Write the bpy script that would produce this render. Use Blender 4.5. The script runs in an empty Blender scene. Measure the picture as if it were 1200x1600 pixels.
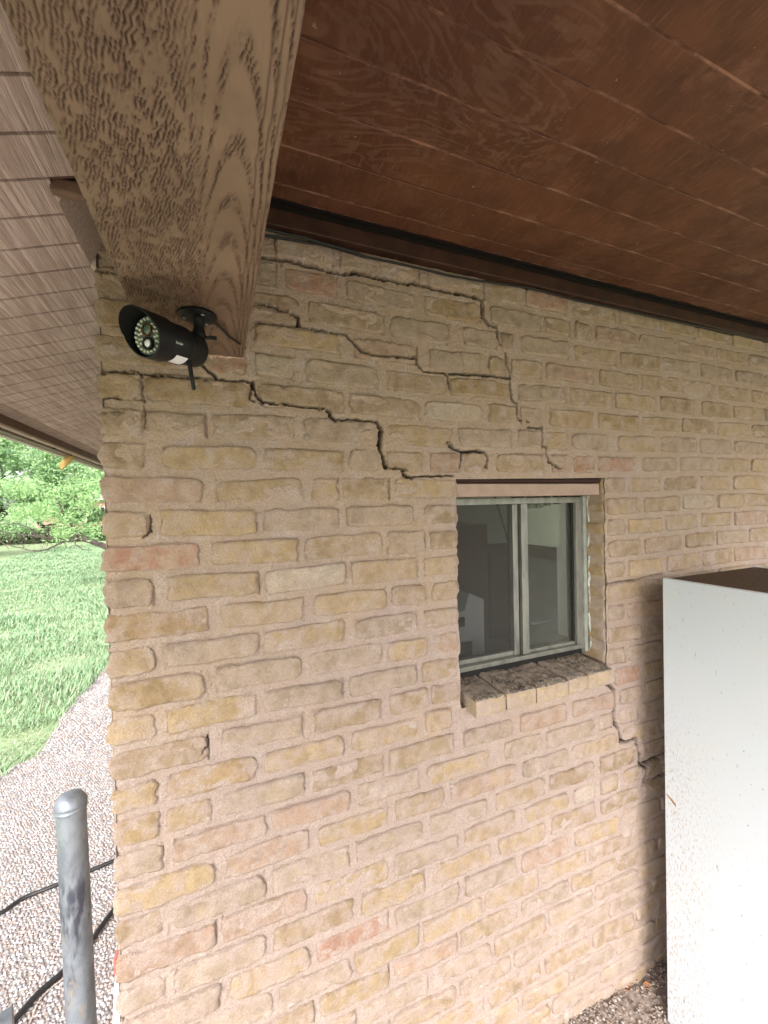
import bpy, bmesh, math, random
import numpy as np
from mathutils import Vector, Matrix, Euler

S = bpy.context.scene
COL = S.collection
R = math.radians

# ------------------------------------------------------------------ camera
F_PX, YAW, PITCH, ROLL = 641.0, R(22.2), math.atan(10/641.0), 0.022
_f = np.array([math.sin(YAW)*math.cos(PITCH), math.cos(YAW)*math.cos(PITCH), -math.sin(PITCH)])
_r = np.array([math.cos(YAW), -math.sin(YAW), 0.0]); _u = np.cross(_r, _f)
_c, _s = math.cos(ROLL), math.sin(ROLL)
_r, _u = _r*_c - _u*_s, _u*_c + _r*_s
cd = bpy.data.cameras.new('camera'); cam = bpy.data.objects.new('camera', cd); COL.objects.link(cam)
cam.matrix_world = Matrix(((_r[0], _u[0], -_f[0], 0), (_r[1], _u[1], -_f[1], 0), (_r[2], _u[2], -_f[2], 0), (0, 0, 0, 1)))
cd.sensor_fit = 'HORIZONTAL'; cd.sensor_width = 36; cd.lens = 36*F_PX/1200; cd.clip_start = 0.02; cd.clip_end = 800
S.camera = cam

def ray(px, py): return _f + _r*(px-600)/F_PX - _u*(py-800)/F_PX
def on_wall(px, py, y=1.0):
    d = ray(px, py); t = y/d[1]; return float(d[0]*t), float(d[2]*t)
def on_level(px, py, z):
    d = ray(px, py); t = z/d[2]; return Vector((d[0]*t, d[1]*t, z))

# ------------------------------------------------------------------ sky, sun, exposure
SUN_EL, SUN_AZ = R(38), R(205)          # azimuth measured from +Y towards +X
w = bpy.data.worlds.new('World'); S.world = w; w.use_nodes = True
wn = w.node_tree; wn.nodes.clear()
sky = wn.nodes.new('ShaderNodeTexSky'); sky.sky_type = 'NISHITA'; sky.sun_disc = False
sky.sun_elevation = SUN_EL; sky.sun_rotation = SUN_AZ; sky.air_density = 1.2; sky.dust_density = 4.0; sky.ozone_density = 1.0
hsv = wn.nodes.new('ShaderNodeHueSaturation'); hsv.inputs['Saturation'].default_value = 0.22
bg = wn.nodes.new('ShaderNodeBackground'); bg.inputs['Strength'].default_value = 0.13
wo = wn.nodes.new('ShaderNodeOutputWorld')
wn.links.new(sky.outputs[0], hsv.inputs['Color']); wn.links.new(hsv.outputs[0], bg.inputs[0]); wn.links.new(bg.outputs[0], wo.inputs[0])
sl = bpy.data.lights.new('sun', 'SUN'); sl.energy = 0.55; sl.angle = R(30); sl.color = (1.0, 0.97, 0.93)
so = bpy.data.objects.new('sun', sl); COL.objects.link(so)
sdir = Vector((math.sin(SUN_AZ)*math.cos(SUN_EL), math.cos(SUN_AZ)*math.cos(SUN_EL), math.sin(SUN_EL)))
so.rotation_euler = sdir.to_track_quat('Z', 'Y').to_euler(); so.location = sdir*20
S.view_settings.view_transform = 'Standard'; S.view_settings.look = 'None'
S.view_settings.exposure = 2.21; S.view_settings.gamma = 1.0
S.view_settings.use_curve_mapping = False
S.cycles.max_bounces = 8; S.cycles.diffuse_bounces = 4; S.cycles.transparent_max_bounces = 16

# ------------------------------------------------------------------ helpers
rng = random.Random(7)
_T = np.random.RandomState(3).rand(64, 512, 512) if False else None
def _hash(ix, iy, seed):
    h = (ix.astype(np.int64)*374761393 + iy.astype(np.int64)*668265263 + seed*974711) & 0xffffffff
    h = ((h ^ (h >> 13))*1274126177) & 0xffffffff
    h = (h ^ (h >> 16)) & 0xffff
    return h/32767.5 - 1.0
def vn(x, y, seed=0):
    x = np.asarray(x, float); y = np.asarray(y, float); x, y = np.broadcast_arrays(x, y)
    ix, iy = np.floor(x), np.floor(y); fx, fy = x-ix, y-iy
    ux = fx*fx*(3-2*fx); uy = fy*fy*(3-2*fy)
    a = _hash(ix, iy, seed); b = _hash(ix+1, iy, seed); c = _hash(ix, iy+1, seed); d = _hash(ix+1, iy+1, seed)
    return (a*(1-ux)+b*ux)*(1-uy) + (c*(1-ux)+d*ux)*uy
def fbm(x, y, seed=0, o=3):
    t = 0; a = 1; n = 0
    for i in range(o):
        t = t + a*vn(x*2**i + 17.3*i, y*2**i - 9.1*i, seed+i); n += a; a *= 0.5
    return t/n
def sstep(a, b, x):
    t = np.clip((x-a)/(b-a), 0, 1); return t*t*(3-2*t)

def props(o, label=None, cat=None, group=None, kind=None):
    if label: o['label'] = label
    if cat: o['category'] = cat
    if group: o['group'] = group
    if kind: o['kind'] = kind
    return o
def empty(name, loc=(0, 0, 0), **k):
    o = bpy.data.objects.new(name, None); o.location = loc; o.empty_display_size = 0.05; COL.objects.link(o)
    return props(o, **k)
def link(name, me, m=None, parent=None, **k):
    o = bpy.data.objects.new(name, me); COL.objects.link(o)
    if m and not me.materials: me.materials.append(m)
    if parent:
        o.parent = parent
        o.matrix_parent_inverse = Matrix.Translation(-world_loc(parent))
    return props(o, **k)
def world_loc(o):
    v = Vector(o.location)
    while o.parent is not None:
        v = v + o.matrix_parent_inverse.to_translation() + o.parent.location; o = o.parent
    return v
def quads(name, V, Q, m=None, parent=None, smooth=True, attrs=None, tris=None, **k):
    me = bpy.data.meshes.new(name); V = np.asarray(V, np.float32); Q = np.asarray(Q, np.int32)
    nq = len(Q); per = Q.shape[1]
    me.vertices.add(len(V)); me.vertices.foreach_set('co', V.ravel())
    me.loops.add(nq*per); me.loops.foreach_set('vertex_index', Q.ravel())
    me.polygons.add(nq); me.polygons.foreach_set('loop_start', np.arange(0, nq*per, per, dtype=np.int32))
    me.polygons.foreach_set('use_smooth', np.full(nq, smooth))
    me.update(calc_edges=True)
    for n, a in (attrs or {}).items():
        a = np.asarray(a, np.float32)
        if a.ndim == 1:
            at = me.attributes.new(n, 'FLOAT', 'POINT'); at.data.foreach_set('value', a)
        else:
            at = me.attributes.new(n, 'FLOAT_COLOR', 'POINT'); at.data.foreach_set('color', a.ravel())
    return link(name, me, m, parent, **k)
def grid_faces(nx, ny, flip=False):
    i = np.arange(nx-1)[None, :]; j = np.arange(ny-1)[:, None]
    a = j*nx+i; q = np.stack([a, a+1, a+nx+1, a+nx], -1).reshape(-1, 4)
    return q[:, ::-1] if flip else q
class MB:
    """collects shapes, builds them as one mesh object"""
    def __init__(s): s.bm = bmesh.new()
    def box(s, x0, x1, y0, y1, z0, z1, bev=0.0, mat=None, seg=2):
        r = bmesh.ops.create_cube(s.bm, size=1.0); vs = r['verts']
        for v in vs:
            v.co = Vector(((x0+x1)/2+v.co.x*(x1-x0), (y0+y1)/2+v.co.y*(y1-y0), (z0+z1)/2+v.co.z*(z1-z0)))
        if bev:
            es = list({e for v in vs for e in v.link_edges})
            g = bmesh.ops.bevel(s.bm, geom=es, offset=bev, segments=seg, affect='EDGES', profile=0.6)
            vs = list({v for f in g['faces'] for v in f.verts} | {v for v in vs if v.is_valid})
        if mat is not None:
            for v in vs: v.co = mat @ v.co
        return s
    def tube(s, pts, r, seg=10, cap=True):
        pts = [Vector(p) for p in pts]; n = len(pts); rr = r if isinstance(r, (list, tuple)) else [r]*n
        t0 = (pts[1]-pts[0]).normalized(); a = t0.orthogonal().normalized(); rings = []
        for i, p in enumerate(pts):
            t = (pts[min(i+1, n-1)]-pts[max(i-1, 0)]).normalized()
            a = (a - t*a.dot(t)).normalized(); b = t.cross(a)
            rings.append([s.bm.verts.new(p+(a*math.cos(2*math.pi*k/seg)+b*math.sin(2*math.pi*k/seg))*rr[i]) for k in range(seg)])
        for i in range(n-1):
            for k in range(seg):
                s.bm.faces.new((rings[i][k], rings[i][(k+1) % seg], rings[i+1][(k+1) % seg], rings[i+1][k]))
        if cap:
            s.bm.faces.new(rings[0][::-1]); s.bm.faces.new(rings[-1])
        return s
    def lathe(s, prof, M=Matrix(), seg=32):
        """prof: (radius, height) along local z"""
        rings = []
        for r, h in prof:
            if r < 1e-6: rings.append([s.bm.verts.new(M @ Vector((0, 0, h)))])
            else: rings.append([s.bm.verts.new(M @ Vector((r*math.cos(2*math.pi*k/seg), r*math.sin(2*math.pi*k/seg), h))) for k in range(seg)])
        for a, b in zip(rings, rings[1:]):
            for k in range(seg):
                k2 = (k+1) % seg
                if len(a) == 1 and len(b) == 1: continue
                if len(a) == 1: s.bm.faces.new((a[0], b[k2], b[k]))
                elif len(b) == 1: s.bm.faces.new((a[k], a[k2], b[0]))
                else: s.bm.faces.new((a[k], a[k2], b[k2], b[k]))
        return s
    def prism(s, poly, d0, d1, axis='y'):
        """extrudes a 2D outline (x,z) between y=d0 and y=d1 (or (y,z) along x)"""
        P = (lambda p, d: Vector((p[0], d, p[1]))) if axis == 'y' else (lambda p, d: Vector((d, p[0], p[1]))) if axis == 'x' else (lambda p, d: Vector((p[0], p[1], d)))
        a = [s.bm.verts.new(P(p, d0)) for p in poly]; b = [s.bm.verts.new(P(p, d1)) for p in poly]; n = len(poly)
        s.bm.faces.new(a); s.bm.faces.new(b[::-1])
        for i in range(n): s.bm.faces.new((a[i], b[i], b[(i+1) % n], a[(i+1) % n]))
        return s
    def build(s, name, m, parent=None, smooth=False, **k):
        bmesh.ops.recalc_face_normals(s.bm, faces=s.bm.faces)
        me = bpy.data.meshes.new(name); s.bm.to_mesh(me); s.bm.free()
        if smooth:
            for p in me.polygons: p.use_smooth = True
            try: me.set_sharp_from_angle(angle=R(38))
            except Exception: pass
        return link(name, me, m, parent, **k)

# ------------------------------------------------------------------ materials
class NT:
    def __init__(s, name, rough=0.8, spec=0.3):
        s.m = bpy.data.materials.new(name); s.m.use_nodes = True; s.t = s.m.node_tree; s.t.nodes.clear()
        s.out = s.t.nodes.new('ShaderNodeOutputMaterial'); s.b = s.t.nodes.new('ShaderNodeBsdfPrincipled')
        s.t.links.new(s.b.outputs[0], s.out.inputs[0]); s.b.inputs['Roughness'].default_value = rough
        s.b.inputs['Specular IOR Level'].default_value = spec
        s.pos = s.t.nodes.new('ShaderNodeNewGeometry').outputs['Position']
    def put(s, sock, v):
        if isinstance(v, bpy.types.NodeSocket): s.t.links.new(v, sock)
        elif isinstance(v, (tuple, list)) and len(v) == 3 and sock.type == 'RGBA': sock.default_value = (*v, 1)
        else: sock.default_value = v
    def map(s, scale=(1, 1, 1), rot=(0, 0, 0), vec=None):
        n = s.t.nodes.new('ShaderNodeMapping'); n.inputs['Scale'].default_value = scale; n.inputs['Rotation'].default_value = rot
        s.t.links.new(vec or s.pos, n.inputs['Vector']); return n.outputs[0]
    def noise(s, scale, detail=3, rough=0.55, vec=None, dist=0.0):
        n = s.t.nodes.new('ShaderNodeTexNoise'); n.inputs['Scale'].default_value = scale; n.inputs['Detail'].default_value = detail
        n.inputs['Roughness'].default_value = rough; n.inputs['Distortion'].default_value = dist
        s.t.links.new(vec or s.pos, n.inputs['Vector']); return n.outputs[0]
    def vor(s, scale, vec=None, feat='F1', out='Distance'):
        n = s.t.nodes.new('ShaderNodeTexVoronoi'); n.feature = feat; n.inputs['Scale'].default_value = scale
        s.t.links.new(vec or s.pos, n.inputs['Vector']); return n.outputs[out]
    def ramp(s, v, lo, hi, a=0.0, b=1.0):
        n = s.t.nodes.new('ShaderNodeMapRange'); n.interpolation_type = 'SMOOTHSTEP'
        for i, q in enumerate((v, lo, hi, a, b)): s.put(n.inputs[i], q)
        return n.outputs[0]
    def mix(s, f, a, b, mode='MIX'):
        n = s.t.nodes.new('ShaderNodeMix'); n.data_type = 'RGBA'; n.blend_type = mode
        s.put(n.inputs[0], f); s.put(n.inputs[6], a); s.put(n.inputs[7], b); return n.outputs[2]
    def math(s, op, a, b=0.0):
        n = s.t.nodes.new('ShaderNodeMath'); n.operation = op; s.put(n.inputs[0], a); s.put(n.inputs[1], b); return n.outputs[0]
    def attr(s, name, out='Fac'):
        n = s.t.nodes.new('ShaderNodeAttribute'); n.attribute_name = name; return n.outputs[out]
    def sep(s, i):
        n = s.t.nodes.new('ShaderNodeSeparateXYZ'); s.t.links.new(s.pos, n.inputs[0]); return n.outputs[i]
    def bump(s, *hs):
        prev = None
        for h, dist, st in hs:
            n = s.t.nodes.new('ShaderNodeBump'); n.inputs['Distance'].default_value = dist; n.inputs['Strength'].default_value = st
            s.put(n.inputs['Height'], h)
            if prev: s.t.links.new(prev, n.inputs['Normal'])
            prev = n.outputs[0]
        s.t.links.new(prev, s.b.inputs['Normal']); return s
    def color(s, c): s.put(s.b.inputs['Base Color'], c); return s
    def rough(s, r): s.put(s.b.inputs['Roughness'], r); return s
    def metal(s, v=1.0): s.b.inputs['Metallic'].default_value = v; return s

def plain(name, c, rough=0.6, metal=0.0, var=0.15, spec=0.4, bscale=300, bst=0.2):
    n = NT(name, rough, spec)
    f = n.noise(25, 4); c2 = tuple(x*(1-var) for x in c)
    n.color(n.mix(n.ramp(f, 0.35, 0.65), c, c2)); n.metal(metal)
    n.bump((n.noise(bscale, 2), 0.0005, bst)); return n.m

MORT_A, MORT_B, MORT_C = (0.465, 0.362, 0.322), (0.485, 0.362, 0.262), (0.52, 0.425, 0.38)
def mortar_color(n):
    c = n.mix(n.ramp(n.math('ADD', n.noise(4.0, 4), n.math('MULTIPLY', n.sep(2), 0.30)), 0.25, 0.60), MORT_A, MORT_B)  # tanner upwards: mortar's own tint plus warm bounce light painted in
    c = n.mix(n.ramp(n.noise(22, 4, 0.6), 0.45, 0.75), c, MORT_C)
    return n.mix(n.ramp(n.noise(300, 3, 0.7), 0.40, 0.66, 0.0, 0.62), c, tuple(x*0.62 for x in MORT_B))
def sand_bump(n, k=1.0):
    return n.bump((n.noise(65, 5, 0.65), 0.0040*k, 0.7), (n.noise(210, 4, 0.75), 0.0055*k, 1.0))
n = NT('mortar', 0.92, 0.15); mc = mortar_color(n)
crack_shade = n.attr('dirt')  # near black by crack depth: the gap's shade painted into the mortar
n.color(n.mix(crack_shade, mc, (0.035, 0.022, 0.014))); sand_bump(n); M_MORTAR = n.m

n = NT('brick', 0.9, 0.18)
tint = n.attr('tint', 'Color'); edge = n.attr('edge')
c = n.mix(n.ramp(n.noise(30, 5, 0.65), 0.35, 0.7), tint, n.mix(1.0, tint, (0.70, 0.68, 0.62), 'MULTIPLY'))
c = n.mix(n.ramp(n.noise(14, 3), 0.52, 0.72, 0.0, 0.4), c, (0.54, 0.41, 0.25))
c = n.mix(n.ramp(n.noise(230, 4, 0.7), 0.50, 0.68, 0.0, 0.6), c, (0.22, 0.145, 0.085))
c = n.mix(n.ramp(n.noise(110, 4, 0.7), 0.60, 0.72, 0.0, 0.45), c, (0.66, 0.53, 0.38))
sm = n.math('ADD', n.noise(26, 5, 0.62), n.math('MULTIPLY', edge, 0.07))
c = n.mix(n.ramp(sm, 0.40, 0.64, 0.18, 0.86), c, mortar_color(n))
c = n.mix(n.attr('dirt'), c, (0.035, 0.022, 0.014))  # same painted crack shade where a crack crosses a brick
n.color(c); n.bump((n.noise(60, 5, 0.7), 0.0050, 0.75), (n.noise(210, 4, 0.75), 0.0050, 1.0)); M_BRICK = n.m

n = NT('sill_top', 0.95, 0.1)
lich = n.math('MULTIPLY', n.ramp(n.noise(130, 5, 0.7), 0.42, 0.58), n.ramp(n.noise(16, 3), 0.42, 0.60, 0.25, 1.0))
n.color(n.mix(lich, (0.33, 0.27, 0.215), (0.09, 0.075, 0.065))); n.bump((n.noise(90, 5, 0.7), 0.004, 0.8)); M_SILLTOP = n.m

# rough sawn beam, grain colour follows the attribute stored with the carved relief
n = NT('rough_sawn_beam', 0.75, 0.3)
g = n.attr('grain'); wear = n.attr('wear')
c = n.mix(n.ramp(n.noise(9, 4), 0.3, 0.7), (0.228, 0.152, 0.103), (0.180, 0.117, 0.078))
c = n.mix(wear, c, (0.125, 0.072, 0.044))
c = n.mix(g, c, (0.055, 0.031, 0.018))
n.color(c); n.bump((n.noise(160, 4, 0.65, vec=n.map((2.2, 0.35, 1), (0, 0, 0.25))), 0.0012, 0.6)); M_BEAM = n.m

n = NT('stained_plywood', 0.5, 0.35)
sw = n.noise(3.6, 5, 0.55, vec=n.map((0.7, 1.5, 1)), dist=0.9)
v = n.math('SINE', n.math('MULTIPLY', sw, 90.0)); fig = n.ramp(v, -0.2, 1.0)
msk = n.ramp(n.noise(2.0, 3), 0.40, 0.62)
c = n.mix(n.ramp(n.noise(7, 5, 0.6), 0.3, 0.7), (0.132, 0.050, 0.022), (0.080, 0.029, 0.012))
c = n.mix(n.math('MULTIPLY', n.math('MULTIPLY', fig, msk), 0.6), c, (0.20, 0.105, 0.066))
c = n.mix(n.ramp(n.noise(70, 5, 0.75, vec=n.map((2.2, 0.22, 1))), 0.50, 0.72, 0, 0.6), c, (0.19, 0.093, 0.056))
c = n.mix(n.ramp(n.noise(75, 2), 0.72, 0.78, 0, 0.7), c, (0.34, 0.22, 0.15))
c = n.mix(n.ramp(n.noise(2.2, 5, 0.7), 0.40, 0.66, 0, 0.55), c, (0.058, 0.021, 0.011))
c = n.mix(n.ramp(n.noise(9, 6, 0.75), 0.56, 0.72, 0, 0.5), c, (0.22, 0.105, 0.062))
n.color(c); n.rough(n.ramp(n.noise(20, 3), 0.3, 0.7, 0.40, 0.66)); n.bump((n.noise(90, 4, 0.6, vec=n.map((2.5, 0.4, 1))), 0.0014, 0.7)); M_PLY = n.m
n = NT('ply_groove', 0.6, 0.3); n.color(n.mix(n.ramp(n.noise(9, 6, 0.7), 0.42, 0.66), (0.08, 0.030, 0.016), (0.29, 0.145, 0.09))); M_GROOVE = n.m
M_TRIM = plain('dark_brown_trim', (0.050, 0.019, 0.011), 0.5, var=0.4)
M_DARK = plain('dark_cavity_board', (0.012, 0.006, 0.004), 0.8)  # near black, the shade of the ceiling cavity put into the colour

n = NT('soffit_paint', 0.7, 0.3)
gr = n.noise(40, 4, 0.6, vec=n.map((0.09, 2.4, 0.09), (0, 0, R(0))))
g1 = n.ramp(n.noise(28, 4, 0.7, vec=n.map((5.0, 0.14, 2.0))), 0.36, 0.60)
g2 = n.ramp(n.noise(28, 4, 0.7, vec=n.map((3.6, 0.3, 1.5), (0, 0, R(24)))), 0.45, 0.66)
c = n.mix(n.ramp(n.noise(3.5, 3), 0.35, 0.65), (0.63, 0.49, 0.455), (0.56, 0.425, 0.39))
c = n.mix(n.math('MULTIPLY', g1, 0.55), c, (0.24, 0.15, 0.12)); c = n.mix(n.math('MULTIPLY', g2, 0.30), c, (0.25, 0.15, 0.12))
n.color(c); n.bump((g1, 0.0018, 0.7), (g2, 0.001, 0.5)); M_SOFFIT = n.m
M_SOFGROOVE = plain('soffit_groove', (0.17, 0.095, 0.072), 0.8)
M_FASCIA = plain('fascia_paint', (0.42, 0.31, 0.26), 0.6, var=0.2)
M_GUTTER = plain('brown_gutter', (0.15, 0.095, 0.07), 0.5, var=0.2)
M_EDGE = plain('pale_drip_edge', (0.50, 0.42, 0.37), 0.5)
M_BLOCK = plain('brown_block', (0.20, 0.11, 0.075), 0.7, var=0.3)
n = NT('stucco_panel', 0.9, 0.1); n.color(n.mix(n.ramp(n.noise(200, 3), 0.4, 0.6), (0.62, 0.52, 0.44), (0.50, 0.41, 0.34))); n.bump((n.noise(260, 3), 0.002, 0.7)); M_STUCCO = n.m

M_BLACK = plain('black_housing', (0.006, 0.006, 0.0065), 0.45, var=0.3, spec=0.3, bscale=900, bst=0.1)
M_RUBBER = plain('black_cable', (0.012, 0.011, 0.010), 0.5)
M_HOSE = plain('black_hose', (0.018, 0.017, 0.017), 0.45, var=0.4)
M_PCB = NT('led_board', 0.35, 0.5); M_PCB.color(M_PCB.mix(M_PCB.ramp(M_PCB.vor(180), 0.1, 0.5), (0.16, 0.21, 0.17), (0.07, 0.09, 0.08))); M_PCB = M_PCB.m
M_LED = plain('led_lens', (0.62, 0.66, 0.48), 0.15, var=0.25, spec=0.8)
M_WHITEP = plain('white_plastic', (0.72, 0.72, 0.74), 0.3, var=0.05)
M_COPPER = plain('lens_ring', (0.20, 0.11, 0.05), 0.3, 0.8)
M_LENS = plain('lens_glass', (0.10, 0.16, 0.12), 0.08, var=0.3, spec=0.9)
M_PRINT = plain('pale_print', (0.62, 0.62, 0.62), 0.5, var=0.05)

n = NT('galvanised_pipe', 0.42, 0.5); n.metal(0.55)
c = n.mix(n.ramp(n.noise(30, 5, 0.65, vec=n.map((1, 1, 0.5))), 0.35, 0.65), (0.27, 0.295, 0.33), (0.18, 0.195, 0.225))
z = n.sep(2)
band = n.math('MULTIPLY', n.ramp(z, -1.12, -1.0), n.ramp(z, -0.86, -0.76, 1, 0))
c = n.mix(n.math('MULTIPLY', band, n.ramp(n.noise(18, 4, 0.6, vec=n.map((1, 1, 0.3))), 0.45, 0.55)), c, (0.07, 0.075, 0.10))
c = n.mix(n.math('MULTIPLY', n.ramp(z, -1.0, -0.9, 1, 0.15), n.ramp(n.noise(26, 5, 0.7, vec=n.map((1, 1, 0.4))), 0.57, 0.68)), c, (0.36, 0.29, 0.23))
n.color(c); n.rough(n.ramp(n.noise(40, 3), 0.3, 0.7, 0.35, 0.6)); n.bump((n.noise(300, 3), 0.0005, 0.5)); M_GALV = n.m

n = NT('white_laminate', 0.32, 0.45)
z = n.sep(2); yy = n.sep(1)
near = n.ramp(yy, 0.66, 0.89); low = n.ramp(z, -0.95, -0.55, 1, 0.0)
sc = n.noise(85, 5, 0.75, vec=n.map((1, 2.4, 1.0), (R(35), 0, 0)))
fl = n.math('MULTIPLY', n.ramp(sc, 0.54, 0.60), n.math('MULTIPLY', near, low))
c = n.mix(n.math('MULTIPLY', fl, 0.8), (0.56, 0.60, 0.65), (0.36, 0.27, 0.18))
sc2 = n.noise(46, 4, 0.7, vec=n.map((1, 3.4, 0.9), (R(38), 0, 0)))
c = n.mix(n.ramp(sc2, 0.665, 0.69, 0, 0.85), c, (0.10, 0.09, 0.085))
c = n.mix(n.ramp(n.noise(6, 3), 0.4, 0.7, 0, 0.12), c, (0.62, 0.60, 0.50))
n.color(c); M_LAM = n.m
n = NT('bare_chipboard', 0.8, 0.2); n.color(n.mix(n.ramp(n.noise(120, 4, 0.7, vec=n.map((0.4, 1.5, 1))), 0.4, 0.6), (0.105, 0.066, 0.038), (0.065, 0.041, 0.024))); M_CHIP = n.m
M_RUST = plain('torn_edge', (0.40, 0.20, 0.08), 0.8, var=0.3)

n = NT('aluminium_frame', 0.42, 0.5); n.metal(0.35)
n.color(n.mix(n.ramp(n.noise(40, 4, vec=n.map((1, 1, 0.3))), 0.4, 0.7), (0.25, 0.245, 0.215), (0.17, 0.165, 0.145))); M_ALU = n.m
n = NT('flaking_caulk', 0.7, 0.3); n.color(n.mix(n.ramp(n.noise(80, 4), 0.5, 0.6), (0.50, 0.51, 0.47), (0.34, 0.28, 0.21))); n.bump((n.noise(120, 4), 0.003, 0.7)); M_CAULK = n.m
M_GASKET = plain('black_gasket', (0.012, 0.011, 0.010), 0.7)
M_WOODP = plain('painted_head_board', (0.35, 0.245, 0.19), 0.6, var=0.15)

n = NT('dusty_glass', 0.12, 0.5)
tr = n.t.nodes.new('ShaderNodeBsdfTransparent'); tr.inputs[0].default_value = (0.86, 0.86, 0.84, 1)
gl = n.t.nodes.new('ShaderNodeBsdfGlossy'); gl.inputs['Roughness'].default_value = 0.04; gl.inputs[0].default_value = (0.9, 0.95, 0.9, 1)
fr = n.t.nodes.new('ShaderNodeFresnel'); fr.inputs[0].default_value = 1.28
mx = n.t.nodes.new('ShaderNodeMixShader'); n.t.links.new(fr.outputs[0], mx.inputs[0]); n.t.links.new(tr.outputs[0], mx.inputs[1]); n.t.links.new(gl.outputs[0], mx.inputs[2])
df = n.t.nodes.new('ShaderNodeBsdfDiffuse'); df.inputs[0].default_value = (0.42, 0.42, 0.37, 1)
mx2 = n.t.nodes.new('ShaderNodeMixShader'); n.t.links.new(n.ramp(n.noise(260, 3, 0.7), 0.45, 0.85, 0.035, 0.28), mx2.inputs[0])
n.t.links.new(mx.outputs[0], mx2.inputs[1]); n.t.links.new(df.outputs[0], mx2.inputs[2]); n.t.links.new(mx2.outputs[0], n.out.inputs[0]); M_GLASS = n.m
n = NT('insect_mesh', 0.7)
tr = n.t.nodes.new('ShaderNodeBsdfTransparent')
df = n.t.nodes.new('ShaderNodeBsdfDiffuse'); df.inputs[0].default_value = (0.06, 0.058, 0.055, 1)
mx = n.t.nodes.new('ShaderNodeMixShader'); mx.inputs[0].default_value = 0.33
n.t.links.new(tr.outputs[0], mx.inputs[1]); n.t.links.new(df.outputs[0], mx.inputs[2]); n.t.links.new(mx.outputs[0], n.out.inputs[0]); M_SCREEN = n.m

n = NT('lawn_soil', 0.95, 0.05)
c = n.mix(n.ramp(n.noise(1.3, 5, 0.6), 0.38, 0.62), (0.22, 0.28, 0.15), (0.28, 0.325, 0.20))
c = n.mix(n.ramp(n.noise(0.45, 5, 0.6, vec=n.map((1, 2.6, 1))), 0.56, 0.68, 0, 0.55), c, (0.26, 0.21, 0.14))
c = n.mix(n.ramp(n.noise(45, 3), 0.5, 0.75, 0, 0.5), c, (0.13, 0.22, 0.09))
n.color(c); n.bump((n.noise(30, 4), 0.03, 0.7)); M_LAWN = n.m
n = NT('grass_blade', 0.6, 0.2)
n.color(n.attr('tint', 'Color')); n.b.inputs['Subsurface Weight'].default_value = 0.0; M_GRASS = n.m
n = NT('aggregate_matrix', 0.95, 0.1); n.color(n.mix(n.ramp(n.noise(300, 3), 0.4, 0.6), (0.30, 0.27, 0.26), (0.21, 0.186, 0.178))); n.bump((n.noise(200, 3), 0.003, 0.7)); M_MATRIX = n.m
n = NT('pebble', 0.75, 0.25); n.color(n.mix(n.ramp(n.noise(500, 2), 0.5, 0.8, 0, 0.3), n.attr('tint', 'Color'), (0.2, 0.17, 0.15))); n.bump((n.noise(500, 2), 0.0006, 0.4)); M_PEBBLE = n.m
n = NT('dirt_floor', 0.95, 0.05); n.color(n.mix(n.ramp(n.noise(60, 5, 0.7), 0.4, 0.62), (0.33, 0.265, 0.225), (0.20, 0.155, 0.13))); n.bump((n.noise(45, 5, 0.7), 0.012, 0.9)); M_DIRT = n.m
n = NT('bark', 0.9, 0.1); n.color(n.mix(n.ramp(n.noise(12, 5, 0.7), 0.4, 0.6), (0.105, 0.085, 0.078), (0.050, 0.038, 0.034))); n.bump((n.noise(40, 4), 0.01, 0.8)); M_BARK = n.m
n = NT('leaf', 0.6, 0.2)
n.color(n.attr('tint', 'Color'))
tl = n.t.nodes.new('ShaderNodeBsdfTranslucent'); n.t.links.new(n.attr('tint', 'Color'), tl.inputs[0])
ad = n.t.nodes.new('ShaderNodeMixShader'); ad.inputs[0].default_value = 0.4
n.t.links.new(n.b.outputs[0], ad.inputs[1]); n.t.links.new(tl.outputs[0], ad.inputs[2]); n.t.links.new(ad.outputs[0], n.out.inputs[0]); M_LEAF = n.m
M_DRY = plain('dry_leaf', (0.55, 0.36, 0.12), 0.7, var=0.35)
M_ROOMW = plain('room_wall', (0.52, 0.50, 0.45), 0.8, var=0.05)
M_CUPB = plain('dark_cupboard', (0.13, 0.072, 0.048), 0.5, var=0.3)
M_DESK = plain('desk_top', (0.16, 0.11, 0.08), 0.5)
M_PRINTER = plain('printer_shell', (0.85, 0.87, 0.95), 0.4, var=0.03)
M_VAL = plain('green_valance', (0.15, 0.17, 0.11), 0.9, var=0.3)

# ------------------------------------------------------------------ the ground
GZ = -1.73
def sheet(name, poly, z, m, **k):
    mb = MB(); f = mb.bm.faces.new([mb.bm.verts.new((x, y, z)) for x, y in poly]); return mb.build(name, m, **k)
# lawn out to the horizon, slightly rolling near by
gx = np.concatenate([np.linspace(-300, -22, 14), np.linspace(-20, 16, 60), np.linspace(20, 300, 14)])
gy = np.concatenate([np.linspace(-200, -12, 10), np.linspace(-10, 30, 60), np.linspace(34, 420, 20)])
X, Y = np.meshgrid(gx, gy); Zg = GZ-0.02 + 0.05*fbm(X*0.25, Y*0.25, 5)*sstep(4, 10, np.hypot(X, Y))
lawn = quads('ground', np.stack([X, Y, Zg], -1).reshape(-1, 3), grid_faces(len(gx), len(gy)), M_LAWN, kind='structure')

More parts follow.
